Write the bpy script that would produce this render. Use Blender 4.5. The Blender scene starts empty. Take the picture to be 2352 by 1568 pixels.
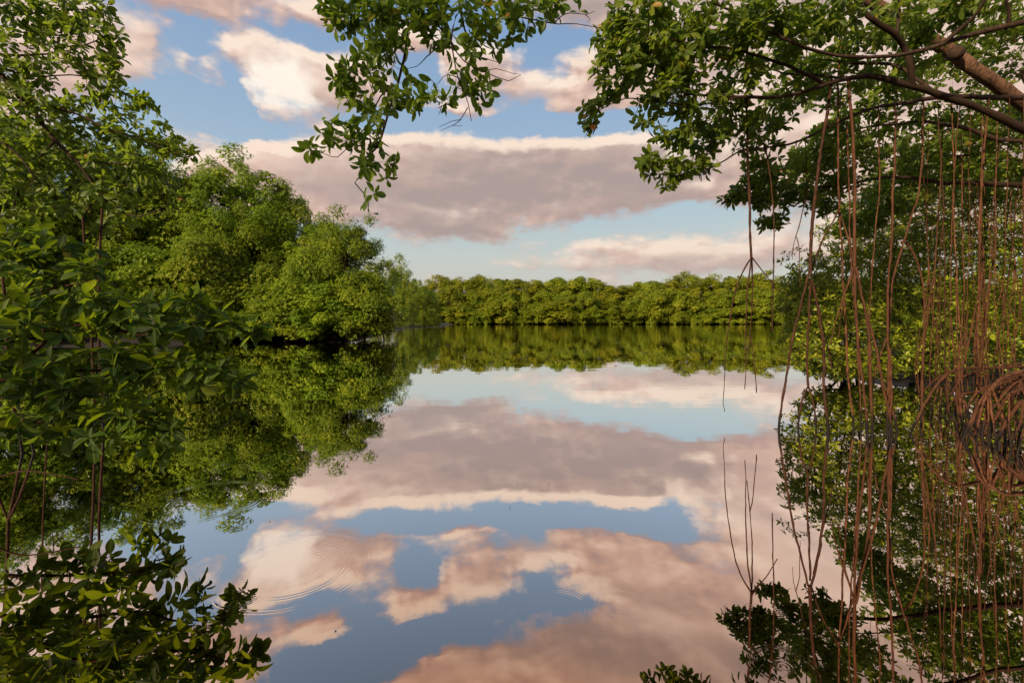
import bpy, math, random
import numpy as np
from math import radians as R
PI = math.pi
C = bpy.context.scene.collection
scn = bpy.context.scene

# ------------------------------------------------------------------ camera
H = 1.1                                   # eye height above the water
F = 1045.3                                # focal length in units of a 2352 px wide picture
cam = bpy.data.cameras.new('camera'); cam.lens = 16; cam.sensor_width = 36
cam.shift_y = -0.0204; cam.clip_end = 3000; cam.clip_start = 0.05
co = bpy.data.objects.new('camera', cam); C.objects.link(co)
co.location = (0, 0, H); co.rotation_euler = (R(90), 0, 0); scn.camera = co

# ------------------------------------------------------------------ sun, exposure
SUN = np.array([-0.64, -0.68, 0.42]); SUN = SUN / np.linalg.norm(SUN)
sl = bpy.data.lights.new('sun', 'SUN'); sl.energy = 5.0; sl.angle = R(1.5); sl.color = (1.0, 0.77, 0.50)
so = bpy.data.objects.new('sun', sl); C.objects.link(so)
from mathutils import Vector
so.rotation_euler = Vector(SUN).to_track_quat('Z', 'Y').to_euler()
so.location = (-20, -30, 20)
scn.view_settings.view_transform = 'Standard'; scn.view_settings.look = 'None'
scn.view_settings.exposure = 0.6; scn.view_settings.gamma = 1
scn.cycles.caustics_reflective = False; scn.cycles.caustics_refractive = False
scn.cycles.max_bounces = 8; scn.cycles.transparent_max_bounces = 4

# ------------------------------------------------------------------ node helpers
class NT:
    def __init__(s, t): s.t = t; s.n = t.nodes; s.l = t.links
    def new(s, k, **kw):
        n = s.n.new(k)
        for a, b in kw.items(): setattr(n, a, b)
        return n
    def link(s, a, b): s.l.new(a, b)
    def setin(s, sock, v):
        if isinstance(v, bpy.types.NodeSocket): s.l.new(v, sock)
        else: sock.default_value = v
    def m(s, op, a, b=None, c=None, clamp=False):
        n = s.n.new('ShaderNodeMath'); n.operation = op; n.use_clamp = clamp
        s.setin(n.inputs[0], a)
        if b is not None: s.setin(n.inputs[1], b)
        if c is not None: s.setin(n.inputs[2], c)
        return n.outputs[0]
    def vm(s, op, a, b=None, scale=None):
        n = s.n.new('ShaderNodeVectorMath'); n.operation = op
        s.setin(n.inputs[0], a)
        if b is not None: s.setin(n.inputs[1], b)
        if scale is not None: s.setin(n.inputs[3], scale)
        return n.outputs['Value' if op in ('DOT_PRODUCT', 'LENGTH', 'DISTANCE') else 'Vector']
    def mix(s, f, a, b, bt='MIX'):
        n = s.n.new('ShaderNodeMix'); n.data_type = 'RGBA'; n.blend_type = bt
        s.setin(n.inputs[0], f)
        s.setin(n.inputs[6], a if isinstance(a, bpy.types.NodeSocket) else (*a, 1) if len(a) == 3 else a)
        s.setin(n.inputs[7], b if isinstance(b, bpy.types.NodeSocket) else (*b, 1) if len(b) == 3 else b)
        return n.outputs[2]
    def noise(s, vec, scale, detail=2, rough=0.5, out=0, dist=0.0):
        n = s.n.new('ShaderNodeTexNoise'); s.setin(n.inputs['Vector'], vec)
        n.inputs['Scale'].default_value = scale; n.inputs['Detail'].default_value = detail
        n.inputs['Roughness'].default_value = rough; n.inputs['Distortion'].default_value = dist
        return n.outputs[out]
    def ramp(s, f, stops, interp='LINEAR'):
        n = s.n.new('ShaderNodeValToRGB'); s.setin(n.inputs[0], f); cr = n.color_ramp; cr.interpolation = interp
        while len(cr.elements) < len(stops): cr.elements.new(0.5)
        for e, (p, c) in zip(cr.elements, stops): e.position = p; e.color = (*c, 1)
        return n.outputs[0]
    def smooth(s, x, lo, hi):
        n = s.n.new('ShaderNodeMapRange'); n.interpolation_type = 'SMOOTHSTEP'
        s.setin(n.inputs[0], x); n.inputs[1].default_value = lo; n.inputs[2].default_value = hi
        return n.outputs[0]
def srgb(r, g, b):
    f = lambda c: c/12.92 if c <= .04045 else ((c+.055)/1.055)**2.4
    return tuple(f(x/255) for x in (r, g, b))

# ------------------------------------------------------------------ world: sky with clouds at infinity
def azel(px, py):
    u = (px-1176)/F; v = (736-py)/F
    return math.atan(u), math.atan2(v, math.hypot(u, 1))
# each blob: x, y, rx, ry, weight (directions given on a 2352-wide survey of the sky), angle
BL = [
 (420, 150, 260, 170, .10), (800, 60, 250, 110, .3), (450, 5, 130, 50, .9), (360, 50, 60, 25, .5),
 (300, 90, 70, 40, .7), (325, 165, 70, 50, .9), (418, 150, 32, 52, 1.1),
 (490, 185, 44, 32, 1.15), (400, 288, 36, 26, 1.1), (628, 30, 46, 38, 1.3), (568, 215, 24, 16, .9), (470, 300, 30, 16, 1.0),
 (550, 108, 66, 38, 1.15), (640, 140, 60, 46, 1.0), (720, 130, 120, 60, 1.0), (690, 210, 130, 95, 1.1), (790, 220, 130, 85, 1.0), (640, 265, 60, 30, .6),
 (900, 215, 90, 50, .65), (720, 20, 60, 40, .4),
 (1110, 190, 110, 115, 1.1), (1060, 100, 70, 60, .7), (1090, 255, 60, 30, .5), (930, 75, 85, 48, 1.9), (1000, 60, 60, 35, .6), (752, 18, 60, 38, 1.3),
 (1300, 190, 130, 60, 1.0), (1290, 262, 42, 28, .55), (1400, 150, 180, 100, 1.0), (1500, 220, 120, 70, .7), (1580, 280, 60, 22, .45),
 (1750, 250, 220, 200, 1.2), (1650, 350, 120, 50, .8), (2000, 300, 300, 260, 1.2), (2250, 250, 300, 300, 1.2), (1800, 60, 320, 160, 1.2), (2200, 0, 400, 160, 1.1), (1740, 430, 120, 40, .6),
 (1450, 30, 300, 110, 1.2), (1230, 0, 190, 75, 1.0), (1120, -60, 260, 80, 1.2), (1450, -120, 500, 110, 1.5), (2000, -150, 500, 160, 1.4), (1000, -130, 220, 80, 1.2),
 (480, -20, 160, 110, .9), (575, -30, 110, 110, 1.0), (520, -120, 130, 90, 1.0), (760, -95, 60, 40, .7), (640, -180, 200, 60, .8), (330, -60, 220, 90, 1.0), (100, 20, 240, 130, 1.0), (150, 180, 160, 110, .9), (0, 300, 260, 90, .7),
 (460, 360, 90, 45, .9), (560, 345, 110, 45, 1.0), (660, 370, 170, 70, 1.3), (820, 410, 190, 105, 1.4), (760, 340, 140, 35, 1.0), (640, 430, 180, 60, 1.2), (500, 430, 150, 60, 1.0), (700, 480, 130, 30, .5),
 (1010, 420, 220, 112, 1.6), (1040, 495, 170, 54, 1.3), (1180, 400, 260, 100, 1.6), (1250, 440, 230, 75, 1.3), (1420, 390, 260, 88, 1.5), (1560, 400, 200, 68, 1.2), (1640, 400, 130, 60, 1.0), (930, 345, 160, 42, 1.1), (1130, 325, 130, 30, 1.0), (1400, 330, 160, 28, .9),
 (1320, 590, 190, 36, .7), (1400, 565, 70, 24, .6), (1540, 572, 130, 42, .95), (1680, 590, 200, 40, 1.0), (1250, 605, 160, 16, .4), (1560, 610, 250, 30, .6), (1850, 560, 180, 60, .9), (2150, 560, 260, 90, .9),
 (980, 560, 60, 14, .25), (1170, 645, 500, 12, .35), (1560, 516, 90, 12, .2),
 (-400, 200, 500, 220, 1.0), (-600, 500, 500, 120, .8),
]
NEG = [(440, 110, 34, 60, .6), (545, 180, 24, 40, .6), (1222, 142, 60, 34, 1.0), (1275, 168, 44, 22, .8), (1150, 290, 480, 22, 1.25), (1330, 292, 220, 30, .8), (440, 250, 130, 60, .8), (490, 70, 70, 28, 1.0), (410, 225, 60, 40, .6), (600, 294, 160, 22, 1.3), (545, 250, 50, 60, .7), (520, 285, 120, 26, .8), (1640, 320, 40, 60, .6), (600, 40, 60, 50, .5), (1540, 300, 45, 60, 1.0), (1600, 398, 42, 20, .8), (880, 290, 120, 18, .5), (450, 250, 160, 70, .6),
       (960, 150, 40, 50, .8), (700, 80, 120, 26, .9), (850, 30, 40, 60, .5), (1290, 85, 130, 30, 1.2), (1000, 10, 260, 36, 1.1), (1160, 72, 200, 18, .9), (1310, 100, 60, 20, .8), (820, -45, 150, 60, 1.2), (700, -70, 130, 70, .9), (940, -40, 60, 40, .4)]
DARK = [(1060, 430, 300, 115, 1.2), (1400, 395, 300, 95, 1.1), (1010, 520, 180, 40, .7), (1500, 430, 200, 50, .6), (760, 430, 200, 50, .45), (820, 240, 70, 60, .7), (700, 245, 100, 40, .35),
        (1500, -60, 500, 100, .8), (1300, 20, 260, 60, .6), (1450, 110, 180, 40, .55), (1700, 605, 260, 34, .45), (1420, 610, 260, 20, .5), (1120, 130, 60, 60, .3), (2000, -100, 500, 140, .8)]
BRIGHT = [(645, 200, 75, 60, 1.8), (690, 150, 60, 40, .6), (705, 235, 40, 25, .4), (330, 150, 60, 40, .3), (1560, 312, 200, 20, .25), (1130, 312, 150, 14, .25), (1240, 205, 60, 34, .4), (1412, 592, 14, 12, 1.0),
          (1150, 90, 70, 40, .35), (1500, 50, 120, 35, .3), (560, 105, 40, 26, .3), (1900, 200, 260, 160, .25)]

W = bpy.data.worlds.new('World'); scn.world = W; W.use_nodes = True
w = NT(W.node_tree); w.n.clear()
tc = w.new('ShaderNodeTexCoord')
D0 = w.vm('NORMALIZE', tc.outputs['Generated'])
def density_group():
    g = bpy.data.node_groups.new('cloud_density', 'ShaderNodeTree')
    g.interface.new_socket('Dir', in_out='INPUT', socket_type='NodeSocketVector')
    for s_ in ('Density', 'Dark', 'Bright', 'El', 'Soft'): g.interface.new_socket(s_, in_out='OUTPUT', socket_type='NodeSocketFloat')
    k = NT(g); gi = k.new('NodeGroupInput'); go = k.new('NodeGroupOutput')
    d = gi.outputs[0]
    sx = k.new('ShaderNodeSeparateXYZ'); k.link(d, sx.inputs[0]); x, y, z = sx.outputs
    hyp = k.m('SQRT', k.m('ADD', k.m('MULTIPLY', x, x), k.m('MULTIPLY', y, y)))
    az = k.m('ARCTAN2', x, y); el = k.m('ARCTAN2', z, hyp)
    cb = k.new('ShaderNodeCombineXYZ'); k.link(az, cb.inputs[0]); k.link(el, cb.inputs[1]); base = cb.outputs[0]
    st = k.vm('MULTIPLY', d, (1.0, 1.0, 1.9))
    n1 = k.noise(st, 6, 3, 0.55, out=1); n2 = k.noise(st, 24, 4, 0.62, out=1)
    def centred(n, amp): return k.vm('MULTIPLY', k.vm('SUBTRACT', n, (.5, .5, .5)), (amp, amp*.6, 0))
    p = k.vm('ADD', k.vm('ADD', base, centred(n1, .07)), centred(n2, .045))
    # the cloud chart: rows of colour ramps over the azimuth, blended over the elevation; red = cover, green = thick shade, blue = glare
    A0, A1, NA, E1, NE = -.86, .76, 63, .80, 40
    ga_ = A0+(A1-A0)*np.arange(NA)/(NA-1)
    def total(lst, aa, ee):
        acc = np.zeros_like(aa)
        for px, py, rx, ry, wt in lst:
            a, e = azel(px, py); da = (azel(px+rx, py)[0]-azel(px-rx, py)[0])/2; de = (azel(px, py-ry)[1]-azel(px, py+ry)[1])/2
            acc += wt*np.clip(1-np.hypot((aa-a)/(da*1.35), (ee-e)/(de*1.35)), 0, 1)
        return acc
    ps = k.new('ShaderNodeSeparateXYZ'); k.link(p, ps.inputs[0])
    fx = k.m('MULTIPLY_ADD', ps.outputs[0], 1/(A1-A0), -A0/(A1-A0)); fy = k.m('MULTIPLY', ps.outputs[1], (NE-1)/E1)
    fxl = k.m('MULTIPLY', fx, 2.0); fxr = k.m('MULTIPLY_ADD', fx, 2.0, -1.0); side = k.m('GREATER_THAN', fx, .5)
    acc = None
    for r_ in range(NE):
        ee = np.full(NA, E1*r_/(NE-1))
        de_, dk_, br_ = 1.15*np.tanh(total(BL, ga_, ee)/1.15)-total(NEG, ga_, ee), total(DARK, ga_, ee), total(BRIGHT, ga_, ee)
        cols = [(float(np.clip(x_/4+.3, 0, 1)), float(np.clip(y_/2, 0, 1)), float(np.clip(z_/2, 0, 1))) for x_, y_, z_ in zip(de_, dk_, br_)]
        rg_ = bpy.data.node_groups.new('cloud_row', 'ShaderNodeTree'); q_ = NT(rg_)       # one small group per row of the chart
        for nm_ in ('L', 'R', 'S'): rg_.interface.new_socket(nm_, in_out='INPUT', socket_type='NodeSocketFloat')
        rg_.interface.new_socket('C', in_out='OUTPUT', socket_type='NodeSocketColor')
        qi, qo = q_.new('NodeGroupInput'), q_.new('NodeGroupOutput')
        rl = q_.ramp(qi.outputs[0], [(i_/31, c_) for i_, c_ in enumerate(cols[:32])], 'EASE')
        rr_ = q_.ramp(qi.outputs[1], [(i_/31, c_) for i_, c_ in enumerate(cols[31:])], 'EASE')
        q_.link(q_.mix(qi.outputs[2], rl, rr_), qo.inputs[0])
        rn_ = k.new('ShaderNodeGroup'); rn_.node_tree = rg_
        for a_, b_ in zip((fxl, fxr, side), rn_.inputs): k.link(a_, b_)
        row = rn_.outputs[0]
        acc = row if acc is None else k.mix(k.m('SUBTRACT', fy, float(r_-1), clamp=True), acc, row)
    sc_ = k.new('ShaderNodeSeparateColor'); k.link(acc, sc_.inputs[0])
    dens = k.m('MULTIPLY_ADD', sc_.outputs[0], 4.0, -1.2)
    soft = k.m('ADD', dens, k.m('MULTIPLY', k.m('SUBTRACT', k.noise(st, 8, 3, .55), .5), 1.7))
    k.link(k.smooth(soft, .0, 1.3), go.inputs[4])
    fb = k.m('MULTIPLY_ADD', k.m('SUBTRACT', k.noise(st, 30, 4, .6), .5), .35, k.noise(st, 8, 5, 0.58))
    dens = k.m('ADD', dens, k.m('MULTIPLY', k.m('SUBTRACT', fb, .5), 1.75))
    k.link(dens, go.inputs[0]); k.link(k.m('MULTIPLY', sc_.outputs[1], 2.0), go.inputs[1]); k.link(k.m('MULTIPLY', sc_.outputs[2], 2.0), go.inputs[2]); k.link(el, go.inputs[3])
    return g
G = density_group()
ga = w.new('ShaderNodeGroup'); ga.node_tree = G; w.link(D0, ga.inputs[0])
gb = w.new('ShaderNodeGroup'); gb.node_tree = G
w.link(w.vm('NORMALIZE', w.vm('ADD', D0, (-.010, -.0, .017))), gb.inputs[0])
dens, dark, bright, el, soft = ga.outputs
ln = w.noise(w.vm('MULTIPLY', D0, (1, 1, 2.2)), 6, 3, .5)
cov = w.smooth(dens, .15, .82)
lit = w.m('SUBTRACT', soft, gb.outputs[4])
lit = w.m('ADD', w.m('ADD', w.m('MULTIPLY', lit, 1.5), w.m('MULTIPLY', ln, .8)), .06)
sky_ramp = w.ramp(w.m('DIVIDE', el, 0.75), [(0.0, srgb(212, 188, 178)), (0.07, srgb(206, 198, 188)), (0.18, srgb(200, 207, 200)), (0.33, srgb(178, 201, 212)), (0.5, srgb(160, 186, 212)), (0.78, srgb(134, 166, 204)), (1.0, srgb(112, 148, 194))])
nish = w.new('ShaderNodeTexSky'); nish.sky_type = 'NISHITA'; nish.sun_disc = False
nish.sun_elevation = math.asin(SUN[2]); nish.sun_rotation = math.atan2(SUN[0], SUN[1])
nish.air_density = 1.0; nish.dust_density = 1.5
nisc = w.vm('SCALE', nish.outputs[0], scale=.10)
sky = w.mix(.10, sky_ramp, nisc)
# cloud body: warm lit, mauve where the vapour is thick
body = w.ramp(lit, [(0.0, srgb(190, 162, 154)), (0.4, srgb(220, 188, 172)), (0.62, srgb(236, 207, 190)), (0.95, srgb(250, 228, 209))])
dk = w.m('MULTIPLY', w.m('MULTIPLY', dark, 1.15), w.m('ADD', w.m('MULTIPLY', ln, 2.2), -.25), clamp=True)
dk = w.m('MULTIPLY', dk, w.m('MULTIPLY', w.smooth(dens, .3, 1.0), w.m('SUBTRACT', 1.45, lit)), clamp=True)
body = w.mix(w.m('MULTIPLY', dk, .95, clamp=True), body, srgb(172, 156, 152))
br = w.m('MULTIPLY', bright, w.m('ADD', ln, .7), clamp=True)
body = w.mix(w.m('MULTIPLY', br, .9, clamp=True), body, (1.05, .95, .84))
low = w.m('SUBTRACT', 1.0, w.smooth(el, .03, .2))
body = w.mix(w.m('MULTIPLY', low, .35), body, srgb(216, 184, 172))
col = w.mix(w.m('MULTIPLY', cov, w.m('SUBTRACT', 1.0, w.m('MULTIPLY', low, .35))), sky, body)
bg = w.new('ShaderNodeBackground'); w.link(col, bg.inputs[0]); bg.inputs[1].default_value = 0.66
ow = w.new('ShaderNodeOutputWorld'); w.link(bg.outputs[0], ow.inputs[0])
W.cycles.sampling_method = 'NONE'

# ------------------------------------------------------------------ materials
def mat(name):
    m = bpy.data.materials.new(name); m.use_nodes = True; k = NT(m.node_tree); k.n.clear()
    out = k.new('ShaderNodeOutputMaterial'); return m, k, out
def leaf_mat(name, stops, trans=(.16, .30, .02), tw=.35, rough=.45, under=(.10, .16, .03), rib=False, spec=.3, clump_shading=False):
    m, k, out = mat(name)
    geo = k.new('ShaderNodeNewGeometry')
    fac = geo.outputs['Random Per Island']
    if clump_shading:                                        # crown's light tips and dark pockets painted as one random tone per clump
        ga_ = k.new('ShaderNodeAttribute'); ga_.attribute_name = 'clump_shading'
        fac = k.m('ADD', k.m('MULTIPLY', fac, .5), k.m('MULTIPLY', ga_.outputs['Fac'], .46))
    c = k.ramp(fac, stops)
    oi = k.new('ShaderNodeObjectInfo')
    hs = k.new('ShaderNodeHueSaturation'); k.link(c, hs.inputs['Color'])
    k.link(k.m('MULTIPLY_ADD', oi.outputs['Random'], .03, .485), hs.inputs['Hue'])
    k.link(k.m('MULTIPLY_ADD', oi.outputs['Random'], .3, .85), hs.inputs['Value']); c = hs.outputs[0]
    if rib:
        uv = k.new('ShaderNodeUVMap'); s = k.new('ShaderNodeSeparateXYZ'); k.link(uv.outputs[0], s.inputs[0])
        a = k.m('ABSOLUTE', k.m('SUBTRACT', s.outputs[0], .5))
        line = k.m('SUBTRACT', 1.0, k.smooth(a, .02, .07))
        vein = k.m('SINE', k.m('MULTIPLY_ADD', s.outputs[1], 75.0, k.m('MULTIPLY', a, -40.0)))
        vein = k.m('MULTIPLY', k.smooth(vein, .6, 1.0), .16)
        c = k.mix(k.m('ADD', k.m('MULTIPLY', line, .55), vein, clamp=True), c, (.22, .30, .07))
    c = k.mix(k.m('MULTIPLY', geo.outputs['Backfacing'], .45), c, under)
    p = k.new('ShaderNodeBsdfPrincipled'); k.link(c, p.inputs['Base Color']); p.inputs['Roughness'].default_value = rough
    p.inputs['Specular IOR Level'].default_value = spec
    t = k.new('ShaderNodeBsdfTranslucent'); k.link(k.mix(.6, c, trans), t.inputs[0])
    mx = k.new('ShaderNodeMixShader'); mx.inputs[0].default_value = tw
    k.link(p.outputs[0], mx.inputs[1]); k.link(t.outputs[0], mx.inputs[2]); k.link(mx.outputs[0], out.inputs[0])
    return m
M = {}
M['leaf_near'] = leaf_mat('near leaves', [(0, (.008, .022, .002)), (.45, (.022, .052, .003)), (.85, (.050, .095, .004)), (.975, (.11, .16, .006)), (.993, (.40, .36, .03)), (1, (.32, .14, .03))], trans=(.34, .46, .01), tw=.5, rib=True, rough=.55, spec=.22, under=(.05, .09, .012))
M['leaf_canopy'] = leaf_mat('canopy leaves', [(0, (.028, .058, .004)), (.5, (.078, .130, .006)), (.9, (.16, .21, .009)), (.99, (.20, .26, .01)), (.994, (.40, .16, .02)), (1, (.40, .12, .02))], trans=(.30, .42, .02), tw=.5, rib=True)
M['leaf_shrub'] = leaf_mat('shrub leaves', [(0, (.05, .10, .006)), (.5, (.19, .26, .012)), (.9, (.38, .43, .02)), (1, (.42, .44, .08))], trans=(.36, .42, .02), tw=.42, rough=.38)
M['leaf_bank'] = leaf_mat('bank tree leaves', clump_shading=True, stops= [(0, (.055, .11, .008)), (.5, (.20, .28, .012)), (.85, (.38, .42, .02)), (.97, (.48, .47, .05)), (1, (.36, .20, .04))], trans=(.30, .46, .03), tw=.42, rough=.45)
M['leaf_far'] = leaf_mat('far tree leaves', clump_shading=True, stops= [(0, (.10, .15, .008)), (.5, (.22, .27, .010)), (.9, (.38, .37, .02)), (1, (.44, .34, .08))], trans=(.36, .40, .02), tw=.4, rough=.6)

def bark_mat(name, a, b, scale=30, wet=False, bump=.5):
    m, k, out = mat(name)
    geo = k.new('ShaderNodeNewGeometry'); pos = geo.outputs['Position']
    v = k.vm('MULTIPLY', pos, (1, 1, .35))
    n = k.noise(v, scale, 5, .65); n2 = k.noise(pos, scale*.18, 3, .5)
    c = k.mix(k.smooth(n, .32, .68), a, b)
    c = k.mix(k.m('MULTIPLY', k.smooth(n2, .5, .75), .5), c, tuple(x*1.5 for x in b))
    oi = k.new('ShaderNodeObjectInfo'); c = k.mix(k.m('MULTIPLY', oi.outputs['Random'], .75), c, tuple(x*.45 for x in b))
    p = k.new('ShaderNodeBsdfPrincipled'); p.inputs['Roughness'].default_value = .8; p.inputs['Specular IOR Level'].default_value = .12
    if wet:
        s = k.new('ShaderNodeSeparateXYZ'); k.link(pos, s.inputs[0])
        zz = k.m('ADD', s.outputs[2], k.m('MULTIPLY', k.m('SUBTRACT', n2, .5), .22))
        f = k.m('SUBTRACT', 1.0, k.smooth(zz, .08, .22))
        c = k.mix(f, c, (.012, .009, .008)); k.link(k.m('MULTIPLY_ADD', f, -.2, .8), p.inputs['Roughness'])
    k.link(c, p.inputs['Base Color'])
    bp = k.new('ShaderNodeBump'); bp.inputs['Strength'].default_value = bump; bp.inputs['Distance'].default_value = .01
    k.link(n, bp.inputs['Height']); k.link(bp.outputs[0], p.inputs['Normal']); k.link(p.outputs[0], out.inputs[0])
    return m
M['bark_dark'] = bark_mat('dark bark', (.018, .011, .008), (.058, .034, .022), 60)
M['bark_pale'] = bark_mat('pale speckled bark', (.035, .020, .013), (.20, .11, .065), 45, bump=.9)
M['root'] = bark_mat('red brown root bark', (.018, .009, .006), (.145, .060, .030), 42, wet=True)
M['root_dark'] = bark_mat('brown root bark', (.014, .007, .005), (.085, .037, .021), 50, wet=True)
M['twig'] = bark_mat('twig bark', (.05, .028, .018), (.16, .09, .055), 60)

# water
m, k, out = mat('still water'); M['water'] = m
geo = k.new('ShaderNodeNewGeometry'); pos = geo.outputs['Position']
sx = k.new('ShaderNodeSeparateXYZ'); k.link(pos, sx.inputs[0])
height = None
def rings(cx, cy, r0, r1, lam, amp, gate=True):
    global height
    d = k.vm('DISTANCE', k.vm('MULTIPLY', pos, (1, 1, 0)), (cx, cy, 0))
    wob = k.noise(pos, 3.0, 2, .5)
    s = k.m('SINE', k.m('MULTIPLY', d, 2*PI/lam))
    env = k.m('MULTIPLY', k.smooth(d, r0, r0+(r1-r0)*.15), k.m('SUBTRACT', 1.0, k.smooth(d, r1*.7, r1)))
    # trains of waves with calm between them, broken along the ring
    gr = k.m('MULTIPLY_ADD', k.m('SINE', k.m('MULTIPLY', d, 2*PI/(lam*5.2))), .5, .5)
    brk = k.smooth(wob, .38, .58)
    v = k.m('MULTIPLY', k.m('MULTIPLY', k.m('MULTIPLY', s, env), k.m('MULTIPLY', k.m('MULTIPLY', gr, gr), brk)), amp)
    height = v if height is None else k.m('ADD', height, v)
def wp(px, py):                                       # point of the water surface seen at a survey pixel
    d = F*H/(py-736); return ((px-1176)/F*d, d)
x_, y_ = wp(678, 1303); rings(x_, y_, .015, .40, .019, .00004)
x_, y_ = wp(1290, 1392); rings(x_, y_, .02, .16, .014, .000025)
x_, y_ = wp(1425, 1385); rings(x_, y_, .02, .13, .014, .000025)
x_, y_ = wp(555, 1362); rings(x_, y_, .0, .14, .014, .00003)
x_, y_ = wp(1760, 1375); rings(x_, y_, .0, .16, .014, .000025)
x_, y_ = wp(470, 1150); rings(x_, y_, .03, .45, .028, .00008)
x_, y_ = wp(1800, 1530); rings(x_, y_, .0, .14, .014, .00003)
swell = k.noise(k.vm('MULTIPLY', pos, (.35, 1.0, 1)), 1.6, 2, .5)
height = k.m('ADD', height, k.m('MULTIPLY', swell, .0016))
fine = k.noise(k.vm('MULTIPLY', pos, (.5, 1.5, 1)), 2.2, 3, .5)
farf = k.smooth(sx.outputs[1], 7, 60)
height = k.m('ADD', height, k.m('MULTIPLY', k.m('MULTIPLY', fine, farf), .006))
bp = k.new('ShaderNodeBump'); bp.inputs['Strength'].default_value = 1; bp.inputs['Distance'].default_value = 1.0
k.link(height, bp.inputs['Height'])
gl = k.new('ShaderNodeBsdfGlossy'); gl.inputs['Roughness'].default_value = 0.0; k.link(bp.outputs[0], gl.inputs['Normal'])
lw = k.new('ShaderNodeLayerWeight'); lw.inputs[0].default_value = .5
f = k.ramp(lw.outputs['Facing'], [(0, (.34, .24, .19)), (.2, (.44, .31, .24)), (.37, (.55, .40, .31)), (.64, (.82, .76, .72)), (.8, (.93, .91, .89)), (1, (.98, .97, .96))])
k.link(f, gl.inputs['Color'])
k.link(gl.outputs[0], out.inputs[0])
# mud
m, k, out = mat('dark mud'); M['mud'] = m
geo = k.new('ShaderNodeNewGeometry'); n = k.noise(geo.outputs['Position'], 3, 6, .65)
p = k.new('ShaderNodeBsdfPrincipled'); p.inputs['Roughness'].default_value = .7
k.link(k.mix(n, (.008, .007, .005), (.03, .022, .014)), p.inputs['Base Color']); k.link(p.outputs[0], out.inputs[0])
m, k, out = mat('fallen leaf'); M['fallen'] = m
oi = k.new('ShaderNodeObjectInfo'); p = k.new('ShaderNodeBsdfPrincipled'); p.inputs['Roughness'].default_value = .5
k.link(k.ramp(oi.outputs['Random'], [(0, (.10, .06, .03)), (.6, (.30, .24, .10)), (1, (.45, .40, .28))]), p.inputs['Base Color']); k.link(p.outputs[0], out.inputs[0])

# ------------------------------------------------------------------ mesh helpers
def obj(name, verts, faces, material, parent=None, smooth=True, uv=None):
    """faces: (n,k) array, or a list of such arrays"""
    me = bpy.data.meshes.new(name)
    fl = faces if isinstance(faces, list) else [faces]
    fl = [np.asarray(f, dtype=np.int32) for f in fl if len(f)]
    verts = np.asarray(verts, dtype=np.float32)
    loops = np.concatenate([f.ravel() for f in fl]); tot = np.concatenate([np.full(len(f), f.shape[1], np.int32) for f in fl])
    start = np.concatenate([[0], np.cumsum(tot)[:-1]]).astype(np.int32)
    me.vertices.add(len(verts)); me.vertices.foreach_set('co', verts.ravel())
    me.loops.add(len(loops)); me.loops.foreach_set('vertex_index', loops)
    me.polygons.add(len(tot)); me.polygons.foreach_set('loop_start', start); me.polygons.foreach_set('loop_total', tot)
    me.polygons.foreach_set('use_smooth', np.full(len(tot), smooth))
    if uv is not None:
        l = me.uv_layers.new(name='UVMap'); l.data.foreach_set('uv', np.asarray(uv, np.float32)[loops].ravel())
    me.update(calc_edges=True); me.materials.append(material)
    o = bpy.data.objects.new(name, me); C.objects.link(o)
    if parent: o.parent = parent
    return o
def thing(name, label, cat, loc=(0, 0, 0), group=None):
    o = bpy.data.objects.new(name, None); C.objects.link(o); o.location = loc; o.empty_display_size = .2
    o['label'] = label; o['category'] = cat
    if group: o['group'] = group
    return o
def nrm(v): return v/np.maximum(np.linalg.norm(v, axis=-1, keepdims=True), 1e-9)
class Tubes:
    def __init__(s): s.v = []; s.f = []; s.n = 0
    def add(s, pts, rad, sides=6):
        pts = np.asarray(pts, float); n = len(pts); rad = np.broadcast_to(np.asarray(rad, float), (n,))
        t = np.gradient(pts, axis=0); t = nrm(t)
        up = np.array([.31, .17, .93]) if abs(t[0][2]) < .8 else np.array([.9, .3, .1])
        a = nrm(np.cross(t, up)); b = np.cross(t, a)
        th = np.arange(sides)*2*PI/sides
        ring = pts[:, None]+rad[:, None, None]*(a[:, None]*np.cos(th)[None, :, None]+b[:, None]*np.sin(th)[None, :, None])
        s.v.append(ring.reshape(-1, 3))
        i = np.arange(n-1)[:, None]*sides+np.arange(sides)[None]; j = np.arange(n-1)[:, None]*sides+(np.arange(sides)+1)[None] % sides
        s.f.append((np.stack([i, j, j+sides, i+sides], -1).reshape(-1, 4))+s.n)
        s.n += n*sides
    def build(s, name, material, parent, origin=(0, 0, 0)):
        return obj(name, np.concatenate(s.v)-np.asarray(origin), np.concatenate(s.f), material, parent)
def spline(P, step=.06):
    P = np.asarray(P, float); out = []
    n = len(P)
    if n == 2: return np.linspace(P[0], P[1], max(3, int(np.linalg.norm(P[1][:3]-P[0][:3])/step)))
    for i in range(n-1):
        p0 = P[max(i-1, 0)]; p1 = P[i]; p2 = P[i+1]; p3 = P[min(i+2, n-1)]
        m_ = max(2, int(np.linalg.norm(p2[:3]-p1[:3])/step)); t = np.linspace(0, 1, m_, endpoint=(i == n-2))[:, None]
        out.append(.5*((2*p1)+(-p0+p2)*t+(2*p0-5*p1+4*p2-p3)*t*t+(-p0+3*p1-3*p2+p3)*t**3))
    return np.concatenate(out)
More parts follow.
